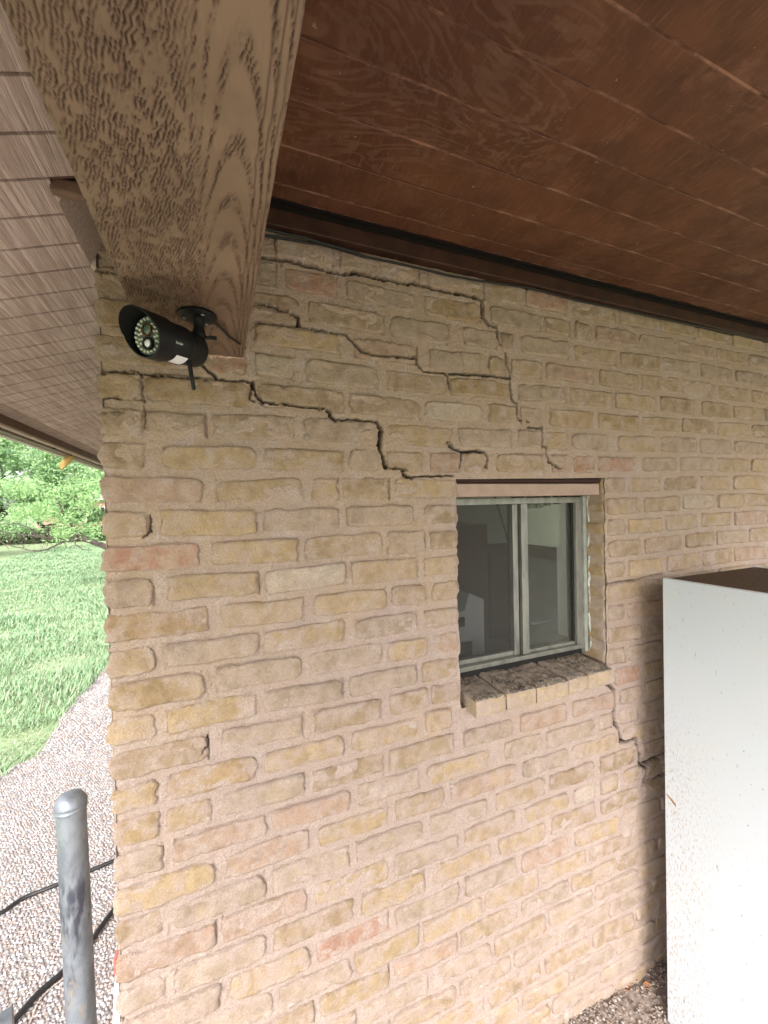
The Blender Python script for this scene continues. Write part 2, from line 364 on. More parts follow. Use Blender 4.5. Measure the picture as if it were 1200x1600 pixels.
edge_pts = [(-1.62, -6.0), (-1.55, 0.0), (-1.5, 2.4)]
for p in [(0, 1208), (28, 1192), (52, 1183), (75, 1150), (100, 1112), (130, 1078), (165, 1042)]:
    v = on_level(*p, GZ); edge_pts.append((v.x, v.y))
edge_pts += [(-1.12, 7.0), (-1.12, 12.0)]
def edge_x(y):
    ys = [p[1] for p in edge_pts]; xs = [p[0] for p in edge_pts]
    return np.interp(y, ys, xs) + 0.02*vn(np.asarray(y)*9, 0, 91)
ey = np.linspace(-6, 12, 160); ex = edge_x(ey)
mb = MB(); top = [(float(a), float(b)) for a, b in zip(ex, ey)]
poly = top + [(-0.22, 12.0), (-0.22, -6.0)]
mb.prism(poly, GZ-0.10, GZ-0.004, axis='z'); path = mb.build('path', M_MATRIX, kind='structure')
# rounded pebbles set in the path
def pebble_mesh(name, px, py, pz, size, seed, pal, **k):
    rs = np.random.RandomState(seed); n_ = len(px)
    bm = bmesh.new(); bmesh.ops.create_icosphere(bm, subdivisions=1, radius=1.0); bm.verts.ensure_lookup_table()
    bv = np.array([v.co[:] for v in bm.verts]); bf = np.array([[v.index for v in f.verts] for f in bm.faces]); bm.free()
    nv = len(bv)
    sc = np.stack([size*rs.uniform(0.75, 1.35, n_), size*rs.uniform(0.6, 1.0, n_), size*rs.uniform(0.35, 0.6, n_)], -1)
    a = rs.uniform(0, math.pi, n_); ca, sa = np.cos(a), np.sin(a)
    jit = 1+0.18*rs.uniform(-1, 1, (n_, nv, 1))
    P = bv[None]*sc[:, None, :]*jit
    Xp = P[..., 0]*ca[:, None]-P[..., 1]*sa[:, None]+px[:, None]; Yp = P[..., 0]*sa[:, None]+P[..., 1]*ca[:, None]+py[:, None]
    Zp = P[..., 2]+pz[:, None]
    V = np.stack([Xp, Yp, Zp], -1).reshape(-1, 3)
    Fc = (bf[None]+(np.arange(n_)*nv)[:, None, None]).reshape(-1, 3)
    pal = np.array(pal); tc = pal[rs.randint(0, len(pal), n_)]*rs.uniform(0.75, 1.2, (n_, 1)); tc = np.repeat(tc, nv, 0)
    tc = np.concatenate([tc, np.ones((len(tc), 1))], 1)
    return quads(name, V, Fc, M_PEBBLE, attrs={'tint': tc}, **k)
rs = np.random.RandomState(11)
PAL = [(0.36, 0.33, 0.33), (0.42, 0.39, 0.39), (0.29, 0.27, 0.28), (0.33, 0.27, 0.245), (0.48, 0.45, 0.45), (0.24, 0.205, 0.19), (0.38, 0.30, 0.27), (0.33, 0.33, 0.35)]
def scatter(x0, x1, y0, y1, step):
    gx_, gy_ = np.meshgrid(np.arange(x0, x1, step), np.arange(y0, y1, step*0.87))
    gx_ = gx_ + (np.arange(gx_.shape[0]) % 2)[:, None]*step/2
    gx_ = gx_.ravel()+rs.uniform(-.28, .28, gx_.size)*step; gy_ = gy_.ravel()+rs.uniform(-.28, .28, gy_.size)*step
    return gx_, gy_
a1, b1 = scatter(-1.65, -0.25, 0.9, 3.6, 0.0138); a2, b2 = scatter(-1.5, -0.25, 3.6, 7.0, 0.021)
pxs = np.concatenate([a1, a2]); pys = np.concatenate([b1, b2]); sz = np.concatenate([np.full(len(a1), 0.0079), np.full(len(a2), 0.0115)])
ok = (pxs > edge_x(pys)+0.01) & (pxs < -0.235)
pxs, pys, sz = pxs[ok], pys[ok], sz[ok]
pebble_mesh('path_pebbles', pxs, pys, np.full(len(pxs), GZ-0.003), sz*rs.uniform(0.7, 1.15, len(sz)), 12, PAL, kind='stuff',
            label='pale rounded pebbles set close together in the walkway', cat='pebbles')

# bare soil floor in front of the wall under the porch
gx = np.linspace(-0.2, 4.5, 200); gy = np.linspace(-2.5, 1.04, 150); X, Y = np.meshgrid(gx, gy)
Zd = GZ+0.004+0.010*fbm(X*9, Y*9, 31)+0.006*fbm(X*40, Y*40, 33)+0.03*sstep(0.86, 1.0, Y)
quads('dirt_floor', np.stack([X, Y, Zd], -1).reshape(-1, 3), grid_faces(len(gx), len(gy)), M_DIRT, kind='structure')
n_ = 2600; gx_ = rs.uniform(0.7, 1.9, n_); gy_ = 1.0-np.abs(rs.normal(0, 0.16, n_)); 
pebble_mesh('gravel', gx_, gy_, np.full(n_, GZ+0.014)+0.03*sstep(0.86, 1.0, gy_), rs.uniform(0.002, 0.007, n_), 14,
            [(0.26, 0.21, 0.18), (0.20, 0.16, 0.135), (0.32, 0.27, 0.24), (0.24, 0.18, 0.14)], kind='stuff', label='loose grit and crumbs of mortar on the dirt at the wall foot', cat='gravel')

MB().box(-0.205, 4.5, -6.0, 0.56, GZ-.08, GZ+.035, bev=.006).build('patio', plain('patio_concrete', (.42, .37, .33), .9, var=.2), kind='structure')  # unseen slab behind the camera, added to bounce light into the porch
MB().box(-1.5, -0.21, -6.0, 0.86, GZ-.002, GZ+.012, bev=.004).build('patio_edge', plain('patio_concrete', (.42, .37, .33), .9, var=.2), kind='structure')  # unseen side strip of that slab, added for the same bounce
# grass
def grass(name, n_, x0, x1, y0, y1, h, wdt, seed, **k):
    r_ = np.random.RandomState(seed)
    y_ = y0+(y1-y0)*r_.rand(n_)**1.7; x_ = x0+(x1-x0)*r_.rand(n_)
    clump = fbm(x_*1.6, y_*1.2, 41); bare = fbm(x_*0.9, y_*2.0, 44)
    okk = (x_ < edge_x(y_)+0.03) & (bare + 0.25*r_.rand(n_) > -0.52); x_, y_, clump = x_[okk], y_[okk], clump[okk]; n_ = len(x_)
    hh = h*(0.55+0.6*r_.rand(n_))*(1+0.7*clump); a = r_.uniform(0, 2*math.pi, n_); ln = hh*r_.uniform(0.3, 1.3, n_)
    dx, dy = np.cos(a), np.sin(a); ww = wdt*r_.uniform(0.6, 1.3, n_)*(1+y_*0.14); zb = np.full(n_, GZ-0.03)+0.02*clump
    P = lambda t, lean, up, sgn, wf: np.stack([x_+dx*ln*lean-dy*ww*wf*sgn, y_+dy*ln*lean+dx*ww*wf*sgn, zb+hh*up], -1)
    V = np.stack([P(0, 0, 0, -1, 1), P(0, 0, 0, 1, 1), P(0, .35, .6, 1, .8), P(0, .35, .6, -1, .8), P(0, 1, .92, 1, .1), P(0, 1, .92, -1, .1)], 1).reshape(-1, 3)
    b = (np.arange(n_)*6)[:, None]; Q = np.concatenate([b+np.array([0, 1, 2, 3]), b+np.array([3, 2, 4, 5])])
    pal = np.array([(0.21, 0.33, 0.17), (0.26, 0.37, 0.21), (0.16, 0.27, 0.13), (0.33, 0.37, 0.25), (0.23, 0.35, 0.20)])
    tc = pal[r_.randint(0, 5, n_)]*r_.uniform(.8, 1.25, (n_, 1)); tc = np.repeat(np.concatenate([tc, np.ones((n_, 1))], 1), 6, 0)
    return quads(name, V, Q, M_GRASS, attrs={'tint': tc}, **k)
grass('grass', 300000, -7.5, -1.0, 2.0, 26.0, 0.080, 0.0024, 21, kind='stuff', label='bright green ragged lawn grass running up to the pebble walkway', cat='grass')

# ------------------------------------------------------------------ trees
def tree_parts(seed, H, spread, nleaf, leaf, droop=0.0, low=0.25):
    r_ = random.Random(seed); br = MB(); tips = []
    def grow(p, d, L, r, lev):
        n_ = 5; pts = [p.copy()]; rr = [r]; q = p.copy(); dd = d.copy()
        for i in range(n_):
            dd = (dd+Vector((r_.uniform(-.28, .28), r_.uniform(-.28, .28), r_.uniform(-.16, .2)-droop*lev))).normalized()
            q = q+dd*L/n_; pts.append(q.copy()); rr.append(r*(1-0.14*(i+1)))
            if lev >= 2: tips.append(q.copy())
        br.tube(pts, rr, 7 if lev < 2 else 4, cap=False)
        if lev < 4:
            for k in range(3 if lev else 5):
                i = r_.randint(2, n_); a = r_.uniform(0, 2*math.pi); s_ = r_.uniform(0.5, 1.0)*spread
                nd = (dd*0.5+Vector((math.cos(a)*s_, math.sin(a)*s_, r_.uniform(0.0, 0.5)))).normalized()
                grow(pts[i], nd, L*r_.uniform(.55, .8), rr[i]*0.62, lev+1)
    grow(Vector((0, 0, -0.15)), Vector((r_.uniform(-.2, .2), r_.uniform(-.2, .2), 1)).normalized(), H*0.40, H*0.028, 0)
    rs_ = np.random.RandomState(seed); T = np.array([t[:] for t in tips])
    T = T[T[:, 2] > H*low]
    c = T[rs_.randint(0, len(T), nleaf)]; off = rs_.normal(0, 1, (nleaf, 3))*np.array([.085, .085, .06])*H*0.9*rs_.rand(nleaf, 1)
    c = c+off; nrm = rs_.normal(0, 1, (nleaf, 3)); nrm[:, 2] += 0.8; nrm /= np.linalg.norm(nrm, axis=1)[:, None]
    t = np.cross(nrm, rs_.normal(0, 1, (nleaf, 3))); t /= np.linalg.norm(t, axis=1)[:, None]; b = np.cross(nrm, t)
    l_ = leaf*rs_.uniform(.6, 1.4, (nleaf, 1)); V = np.stack([c-t*l_, c-b*l_*.42+nrm*l_*.12, c+t*l_, c+b*l_*.42+nrm*l_*.12], 1).reshape(-1, 3)
    Q = np.arange(nleaf*4).reshape(-1, 4)
    pal = np.array([(0.31, 0.47, 0.23), (0.38, 0.53, 0.27), (0.23, 0.37, 0.19), (0.45, 0.56, 0.29), (0.30, 0.46, 0.29)])
    cl = (fbm(c[:, 0]*0.9, c[:, 2]*0.9+c[:, 1], seed)*0.5+0.5)*3.2
    tc = pal[np.clip(cl+rs_.uniform(-.8, 1.2, nleaf), 0, 4).astype(int)]*rs_.uniform(.8, 1.25, (nleaf, 1))
    tc = np.repeat(np.concatenate([tc, np.ones((nleaf, 1))], 1), 4, 0)
    bmesh.ops.recalc_face_normals(br.bm, faces=br.bm.faces); me = bpy.data.meshes.new('trunk'); br.bm.to_mesh(me); br.bm.free(); me.materials.append(M_BARK)
    for p in me.polygons: p.use_smooth = True
    return me, (V, Q, tc)
tree_variants = []
for sd, H, sp, nl, lf, dr, lo in [(3, 8.0, 1.1, 15000, 0.095, 0.02, 0.2), (8, 7.0, 1.2, 14000, 0.095, 0.04, 0.15), (15, 9.0, 1.0, 15000, 0.10, 0.02, 0.2), (22, 5.2, 1.3, 9000, 0.06, 0.05, 0.22)]:
    tme, (V, Q, tc) = tree_parts(sd, H, sp, nl, lf, dr, lo)
    cob = quads('crown', V, Q, M_LEAF, attrs={'tint': tc}, smooth=False); cme = cob.data; bpy.data.objects.remove(cob)
    tree_variants.append((tme, cme))
def place_tree(v, x, y, rz, sc, label, group='trees at the far side of the lawn'):
    t = empty('broadleaf_tree', (x, y, GZ), label=label, cat='tree', group=group)
    for nm, me in (('trunk', tree_variants[v][0]), ('crown', tree_variants[v][1])):
        o = bpy.data.objects.new(nm, me); COL.objects.link(o); o.parent = t
    t.rotation_euler = (0, 0, rz); t.scale = (sc, sc, sc); return t
TL = 'pale green feathery tree %s'
place_tree(0, -13.5, 31, 0.3, 1.0, TL % 'at the far left end of the lawn, under the eave')
place_tree(1, -10.2, 34, 1.9, 1.05, TL % 'in the middle of the far row behind the bare limb')
place_tree(2, -7.6, 32, 4.0, 0.9, TL % 'of the far row, the one nearest to the brick corner')
place_tree(1, -17.5, 36, 2.9, 1.1, TL % 'left of the far row, cut by the picture edge')
place_tree(0, -4.0, 36, 5.0, 1.1, TL % 'hidden in part by the brick corner')
place_tree(2, -12.9, 34.5, 3.3, 1.4, TL % 'that is the tallest, rising behind the left end of the row')
place_tree(3, -8.8, 22, 2.2, 0.85, TL % 'with a low crown, nearer than the far row')
place_tree(2, -23, 40, 1.0, 1.0, TL % 'at the far left beyond the picture edge')

# near tree behind the brick corner, whose limbs reach left into view
nt_ = empty('mesquite_tree', (-0.9, 9.6, GZ), label='dark limbed tree behind the brick corner reaching low bare branches over the lawn', cat='tree')
def P3(px, py, d):
    v = ray(px, py); return Vector(v*d)
mb = MB()
mb.tube([(-0.9, 9.6, GZ-.1), (-0.95, 9.6, -1.2), (-1.0, 9.55, -0.7), (-0.9, 9.5, 0.2), (-0.7, 9.5, 1.4), (-0.4, 9.6, 2.6)], [.16, .13, .12, .10, .08, .03], 10)
for k in range(7):
    a = 0.9*k; z_ = .1+.3*k; p_ = Vector((-.9+.06*k, 9.5, z_)); d_ = Vector((math.cos(a), math.sin(a), .55+.1*k)).normalized()
    mb.tube([p_, p_+d_*.6+Vector((0, 0, .05)), p_+d_*1.2, p_+d_*1.9+Vector((0, 0, .2))], [.06, .045, .03, .008], 7)
mb.build('trunk', M_BARK, nt_, smooth=True)
def limb(pp, d, r0, r1, seg=6):
    n0 = len(pp); pts = [P3(p[0], p[1], d+(0.0 if len(p) < 3 else p[2])) for p in pp]
    out = []
    for i in range(n0-1):
        for t in np.linspace(0, 1, 5)[:-1]: out.append(pts[i].lerp(pts[i+1], float(t))+Vector((rng.uniform(-.01, .01), 0, rng.uniform(-.012, .012))))
    out.append(pts[-1]); m_ = len(out)
    MB().tube(out, [r0+(r1-r0)*i/(m_-1) for i in range(m_)], seg).build('branch', M_BARK, nt_, smooth=True)
limb([(262, 880), (200, 866), (158, 852), (135, 843), (118, 841)], 9.0, .085, .045)
limb([(130, 842), (118, 828), (106, 812), (98, 800), (92, 786), (80, 770)], 9.0, .045, .014)
limb([(122, 840), (112, 832), (102, 824), (97, 818)], 9.0, .04, .02)
limb([(120, 843), (85, 841), (45, 837), (10, 832), (-30, 828)], 9.0, .022, .008)
limb([(120, 843), (95, 848), (75, 858), (55, 861), (30, 856), (8, 850), (-20, 838)], 9.0, .02, .007)
limb([(118, 845), (118, 852), (130, 858), (142, 860)], 9.0, .014, .005)
limb([(112, 796), (122, 796), (130, 799), (140, 806)], 9.0, .02, .012)
limb([(60, 840), (48, 826), (30, 818), (0, 820), (-20, 826)], 9.6, .014, .008)
for i in range(26):
    x0 = rng.uniform(10, 110); y0 = 838+rng.uniform(-3, 3); 
    limb([(x0, y0), (x0-rng.uniform(-8, 16), y0+rng.uniform(-14, 18)), (x0-rng.uniform(0, 30), y0+rng.uniform(-10, 24))], 9.0+rng.uniform(-.2, .3), .006, .003, 4)
rs_ = np.random.RandomState(5); nl = 5200
cx = np.array([(100, 805), (88, 770), (128, 795), (140, 780), (75, 790), (110, 825), (60, 800), (142, 828), (118, 760), (30, 800), (45, 760), (95, 835), (150, 760), (15, 760)])
pc = cx[rs_.randint(0, len(cx), nl)]+rs_.normal(0, 1, (nl, 2))*np.array([11, 8])
dd = 9.2+rs_.normal(0, .5, nl)
C = np.array([ray(a, b)*d for (a, b), d in zip(pc, dd)]); up_ = rs_.normal(0, 1, (5200, 3)); up_ /= np.linalg.norm(up_, axis=1)[:, None]; up_ = up_*np.array([1.7, 1.7, 1.0])*rs_.rand(5200, 1)**.4+np.array([-.2, 9.7, 2.6])
C = np.concatenate([C, up_]); nl = len(C)
nrm = rs_.normal(0, 1, (nl, 3)); nrm[:, 2] += 1; nrm /= np.linalg.norm(nrm, axis=1)[:, None]
t = np.cross(nrm, rs_.normal(0, 1, (nl, 3))); t /= np.linalg.norm(t, axis=1)[:, None]; b = np.cross(nrm, t); l_ = 0.042*rs_.uniform(.6, 1.4, (nl, 1))
V = np.stack([C-t*l_, C-b*l_*.35, C+t*l_, C+b*l_*.35], 1).reshape(-1, 3)
pal = np.array([(0.30, 0.46, 0.20), (0.37, 0.52, 0.24), (0.24, 0.40, 0.18)]); tc = pal[rs_.randint(0, 3, nl)]
quads('crown', V, np.arange(nl*4).reshape(-1, 4), M_LEAF, nt_, attrs={'tint': np.repeat(np.concatenate([tc, np.ones((nl, 1))], 1), 4, 0)}, smooth=False)

# low dark shrubs at the foot of the far trees
def shrub(x, y, w_, h_, seed, label):
    s_ = empty('shrub', (x, y, GZ), label=label, cat='shrub', group='low shrubs below the far trees')
    r_ = np.random.RandomState(seed); n_ = 2600; u = r_.normal(0, 1, (n_, 3)); u /= np.linalg.norm(u, axis=1)[:, None]; u[:, 2] = np.abs(u[:, 2])
    c = u*np.array([w_, w_*.5, h_])*r_.rand(n_, 1)**.4+np.array([x, y, GZ]); c[:, :2] += r_.normal(0, .12, (n_, 2))
    t = r_.normal(0, 1, (n_, 3)); t /= np.linalg.norm(t, axis=1)[:, None]; b = np.cross(t, r_.normal(0, 1, (n_, 3))); b /= np.linalg.norm(b, axis=1)[:, None]
    l_ = .09; V = np.stack([c-t*l_, c-b*l_*.5, c+t*l_, c+b*l_*.5], 1).reshape(-1, 3)
    pal = np.array([(0.08, 0.11, 0.05), (0.11, 0.10, 0.07), (0.10, 0.16, 0.06)]); tc = pal[r_.randint(0, 3, n_)]
    quads('foliage', V, np.arange(n_*4).reshape(-1, 4), M_LEAF, s_, attrs={'tint': np.repeat(np.concatenate([tc, np.ones((n_, 1))], 1), 4, 0)}, smooth=False)
    m_ = MB()
    for i in range(5):
        a = r_.uniform(0, 6.28); m_.tube([(x, y, GZ-.05), (x+math.cos(a)*w_*.3, y+math.sin(a)*w_*.2, GZ+h_*.4), (x+math.cos(a)*w_*.6, y+math.sin(a)*w_*.3, GZ+h_*.8)], [.03, .02, .01], 5)
    m_.build('stem', M_BARK, s_)
for i, (x, y, w_, h_) in enumerate([(-12.6, 29, 1.5, 1.0), (-10.6, 30, 1.3, 0.9), (-8.9, 30, 1.1, 1.0), (-15.0, 30, 1.5, 1.1), (-6.9, 30, 1.3, 0.9)]):
    shrub(x, y, w_, h_, 60+i, 'dark low shrub under the far trees, ' + ['beside the left picture edge', 'left of the middle of the row', 'right of the middle of the row', 'beyond the left picture edge', 'closest to the brick corner'][i])
# neighbouring house glimpsed through the trees
hs = empty('neighbour_house', (-11, 52, GZ), label='reddish brick house glimpsed through the trees beyond the lawn', cat='house')
M_NB = plain('far_brick', (0.42, 0.24, 0.18), 0.9); M_NR = plain('far_roof', (0.45, 0.42, 0.42), 0.9)
MB().box(-17, -7, 52, 60, GZ, GZ+3.0).build('wall', M_NB, hs)
MB().prism([(-17.8, GZ+3.0), (-6.2, GZ+3.0), (-12, GZ+5.6)], 51.4, 60.6).build('roof', M_NR, hs)
for x in (-15.2, -12.2, -9.4):
    f_ = MB().box(x, x+1.2, 51.93, 51.999, GZ+1.0, GZ+2.3).build('window', M_EDGE, hs)
    MB().box(x+.1, x+1.1, 51.90, 51.929, GZ+1.1, GZ+2.2).build('pane', M_GASKET, f_)

# ------------------------------------------------------------------ the brick wall
X0, X1, ZT, ZB = -0.2165, 3.4, 0.668, -1.80
WX0, WX1, WZ0, WZ1 = 0.632, 1.213, -0.585, 0.071            # window opening
PITCH_Z, ZROW0 = 0.07212, 0.4771
def row_z(k): return ZROW0-PITCH_Z*k
def warp(x, z):
    """settlement and the wavering edges, shared by bricks and mortar"""
    dz = 0.016*sstep(0.7, 1.9, x)*sstep(-0.55, -0.1, z) + 0.004*vn(x*2.1, z*1.7, 70) + 0.0022*vn(x*7, z*5, 71)
    dz = dz + 0.006*np.exp(-((x-0.05)/.22)**2-((z-0.33)/.08)**2)
    dx = 0.0025*vn(x*6, z*9, 72)
    ph = np.cos(2*math.pi*(z-ZROW0)/PITCH_Z)                  # +1 at brick centres
    wob = lambda s_: 0.0012*ph+0.0032*vn(z*22, 0*z, s_)+0.002*vn(z*90, 0*z, s_+1)
    dx = dx - wob(80)*np.exp(-((x-X0)/.02)**2)
    dx = dx + wob(82)*1.15*np.exp(-((x-WX0)/.02)**2)*(z < WZ1+.005)*(z > WZ0-.01) - wob(84)*np.exp(-((x-WX1)/.02)**2)*(z < WZ1+.005)*(z > WZ0-.01)
    return x+dx, z+dz

# joints read along every course: edges of each brick in photograph columns
ROWS = {
 -2: [(430,520),(530,655),(668,757),(763,806),(821,886),(895,961),(968,1026),(1031,1086),(1090,1139),(1144,1193)],
 -1: [(148,232),(300,432),(445,527),(540,648),(662,752),(767,845),(849,890),(897,923),(930,995),(999,1055),(1060,1114),(1118,1165),(1170,1210)],
 0: [(147,310),(325,467),(480,600),(610,702),(724,776),(782,802),(813,888),(897,963),(969,1030),(1034,1090),(1094,1144),(1149,1191)],
 1: [(146,232),(245,385),(397,531),(552,652),(670,753),(763,788),(797,845),(852,927),(936,997),(1002,1061),(1065,1118),(1123,1170),(1174,1210)],
 2: [(146,310),(322,385),(398,461),(477,590),(602,697),(703,796),(808,884),(890,956),(961,1024),(1031,1086),(1096,1142),(1146,1193)],
 3: [(146,221),(227,391),(404,535),(545,655),(663,753),(763,806),(811,845),(857,928),(935,998),(1003,1061),(1066,1117),(1121,1170),(1174,1215)],
 4: [(149,224),(229,322),(332,462),(476,590),(605,707),(716,798),(808,846),(851,886),(893,950),(965,1025),(1032,1088),(1094,1142),(1146,1193)],
 5: [(152,230),(255,400),(412,537),(547,593),(603,660),(670,718),(724,756),(774,850),(861,892),(896,928),(934,992),(1003,1056),(1062,1116),(1120,1168),(1173,1215)],
 6: [(153,317),(335,475),(487,529),(534,608),(616,712),(946,976),(981,1032),(1037,1088),(1094,1139),(1145,1193)],
 7: [(156,233),(252,400),(410,530),(540,647),(662,712),(948,1000),(1006,1062),(1066,1115),(1120,1162),(1167,1210)],
 8: [(158,312),(332,467),(477,597),(603,662),(670,713),(950,976),(981,1034),(1039,1090),(1095,1142),(1147,1195)],
 9: [(159,240),(263,405),(415,540),(548,652),(662,713),(950,999),(1006,1065),(1070,1115),(1119,1165),(1170,1210)],
 10: [(166,327),(347,475),(492,602),(611,665),(675,715),(948,976),(981,1034),(1040,1093),(1097,1143),(1148,1195)],
 11: [(165,243),(257,405),(413,537),(555,652),(662,716),(949,1000),(1006,1062),(1068,1115),(1121,1166)],
 12: [(168,321),(338,471),(485,597),(605,667),(677,716),(950,976),(981,1036),(1042,1094),(1100,1145)],
 13: [(169,243),(260,402),(412,537),(547,650),(658,716),(950,1002),(1008,1062),(1068,1116)],
 14: [(171,326),(347,474),(490,597),(610,667),(673,719),(951,976),(981,1036),(1042,1094)],
 15: [(172,246),(262,402),(415,537),(550,652),(664,705),(733,800),(806,875),(882,948),(960,1001),(1007,1062)],
 16: [(175,250),(260,331),(343,478),(490,600),(608,707),(722,800),(811,885),(894,960),(968,1003),(1009,1062)],
 17: [(177,255),(272,415),(425,547),(560,655),(667,762),(787,846),(852,925),(934,962),(968,997),(1004,1060)],
 18: [(180,337),(352,484),(497,607),(617,693),(703,806),(816,886),(894,962),(973,1030)],
 19: [(180,257),(272,415),(426,547),(557,660),(671,760),(774,850),(857,927),(937,995),(1001,1060)],
 20: [(184,337),(347,480),(493,605),(615,715),(725,805),(815,886),(896,931),(938,965),(973,1030)],
 21: [(187,260),(272,416),(428,552),(563,664),(675,765),(779,853),(861,930),(938,998),(1004,1060)],
 22: [(188,345),(360,485),(497,608),(618,715),(726,806),(815,888),(897,965),(973,1030)],
}
TAN, DTAN, YEL, ORA, PNK, RED, WHT, GRY, GOLD = (0.43,0.312,0.188), (0.345,0.246,0.148), (0.45,0.325,0.175), (0.40,0.265,0.13), (0.425,0.285,0.21), (0.43,0.225,0.155), (0.53,0.45,0.37), (0.40,0.31,0.235), (0.36,0.245,0.11)
SPECIAL = {(8,158):RED,(15,262):ORA,(15,172):YEL,(16,175):GOLD,(16,260):YEL,(17,272):PNK,(20,184):PNK,(22,497):RED,(16,811):PNK,(16,894):PNK,(5,861):PNK,(5,896):RED,
 (5,934):RED,(12,677):PNK,(1,397):YEL,(-1,662):GOLD,(-1,445):RED,(2,703):GOLD,(3,857):ORA,(3,935):GOLD,(3,663):WHT,(9,415):WHT,(7,410):GRY,(7,1066):WHT,(6,616):YEL,(20,896):WHT,
 (10,166):ORA,(12,168):GOLD,(13,260):YEL,(3,227):GOLD,(1,146):GOLD,(2,146):DTAN,(5,152):DTAN,(18,180):YEL,(19,180):DTAN,(14,490):DTAN,(14,610):DTAN,(20,493):YEL,(21,563):YEL,(2,961):TAN,(-2,821):RED,
 (12,981):PNK,(15,960):RED,(15,733):YEL,(15,806):YEL,(18,497):YEL,(7,948):DTAN,(7,1006):DTAN,(6,1037):DTAN,(3,403):YEL,(5,670):PNK,(1,670):GRY,(0,813):GRY,(-1,767):GRY,(2,322):RED,(2,398):WHT,(22,188):GRY,(21,187):GRY}
PALB = [TAN, TAN, TAN, DTAN, YEL, GRY, GRY, PNK, DTAN, GRY]
bricks = []                                            # ideal cx, cz, hx, hz, colour
brnd = random.Random(42)
def add_brick(xa, xb, k, col=None, hz=None):
    # keep clear of the window opening
    zc = row_z(k)+brnd.uniform(-.0012, .0012); hz = hz or brnd.uniform(0.0250, 0.0286)
    if zc-hz < WZ1+0.004 and zc+hz > WZ0-.004:
        if xa < WX1-.01 and xb > WX0+.01:
            if xa >= WX0-.02 and xb <= WX1+.02: return
            if xa < WX0: xb = min(xb, WX0)
            if xb > WX1: xa = max(xa, WX1)
        if xb-xa < 0.02: return
    bricks.append(dict(cx=(xa+xb)/2, cz=zc, hx=(xb-xa)/2, hz=hz, k=k, col=col or brnd.choice(PALB)))
for k in range(-3, 32):
    if k in ROWS:
        zc = row_z(k); row = ROWS[k]; last = None
        for i, (pa, pb) in enumerate(row):
            def colx(p):
                yy_ = 800.0
                for _ in range(6):
                    x_, z_ = on_wall(p, yy_); yy_ += (z_-zc)*F_PX*0.6
                return x_
            xa, xb = colx(pa)+.001, colx(pb)-.001
            if i == 0 and pa < 200: xa = X0-0.002
            add_brick(xa, xb, k, SPECIAL.get((k, pa))); last = xb
        x_ = last+0.012
    else:
        odd = k % 2
        if k > 22:
            xs = ([X0-.002, -0.118, -0.103, 0.095, 0.108] if odd else [X0-.002, -0.01, 0.003, 0.192, 0.206])
            add_brick(xs[0], xs[1], k); add_brick(xs[2], xs[3], k); x_ = xs[4]
        else: x_ = X0
    while x_ < X1:
        L = brnd.uniform(0.178, 0.205); add_brick(x_, min(x_+L, X1), k); x_ += L+brnd.uniform(.010, .016)

# cracks, with some joint shadows drawn in, traced on the wall: (points in photograph, width in m, depth)
CR = [
 ([(140,583),(180,581),(222,585),(245,588),(310,592),(340,594),(385,595),(394,599)], .0030), ([(394,598),(394,606)], .0085), ([(392,604),(391,622),(398,627)], .002),
 ([(396,604),(401,618),(410,629),(440,632),(470,636),(512,641)], .0036), ([(513,641),(516,650),(523,657)], .0072), ([(523,656),(560,656),(588,660)], .0036),
 ([(589,660),(595,672),(593,690),(592,700)], .0095), ([(592,699),(598,712),(602,731)], .0088), ([(602,731),(630,732)], .003), ([(630,732),(632,742),(642,747)], .006), ([(642,747),(665,744),(708,744)], .003),
 ([(308,556),(308,566)], .009), ([(313,568),(328,580),(340,592)], .0032), ([(222,585),(223,620),(227,640),(226,672)], .0012), ([(150,620),(222,624)], .0016), ([(150,645),(190,644)], .0018),
 ([(404,402),(430,404),(467,411),(505,421),(537,429),(555,425),(570,430),(585,434),(600,436),(620,441),(647,443),(660,445),(680,452),(705,457),(730,461),(753,469),(754,486),(754,494),(765,508),(776,511)], .0060),  # widened to draw in the shadow of the plaster overhang
 ([(776,511),(779,532),(781,538),(789,540),(790,553),(792,569),(797,586),(797,610),(802,629),(808,630),(807,651),(813,657),(825,660)], .0036),
 ([(825,668),(847,669),(847,697),(853,701),(857,720),(865,728),(877,733)], .0044),
 ([(396,470),(430,481),(465,495),(467,510)], .0042), ([(400,503),(430,508),(470,511),(500,516),(530,520)], .0024), ([(530,520),(540,522),(555,540),(565,551),(580,555),(650,561),(655,575),(662,580),(695,583),(700,590),(702,607)], .0034),
 ([(702,583),(740,585),(796,590)], .0055), ([(698,692),(713,703),(722,707),(743,705),(757,707),(762,716),(760,731)], .0060), ([(722,707),(720,718),(717,731)], .0042),
 ([(947,1067),(955,1074),(960,1080),(960,1130),(967,1137),(970,1160),(994,1154),(997,1172),(1000,1195),(1027,1182),(1060,1168)], .0105), ([(1003,1196),(1010,1200),(1005,1222),(1036,1210),(1060,1202)], .0060), ([(1027,1183),(1034,1192),(1035,1208)], .005),
 ([(234,805),(235,830),(225,840)], .0019), ([(325,1150),(326,1163),(317,1174)], .0026),
 ([(949,912),(980,908),(1036,897)], .0026), ([(150,421),(190,432)], .0022),
]
crack_seg = []
for pts, wd in CR:
    wd = wd*(1.3 if wd > .005 else 1.1)
    q = [on_wall(*p) for p in pts]
    for a, b in zip(q, q[1:]): crack_seg.append((a[0], a[1], b[0], b[1], wd))
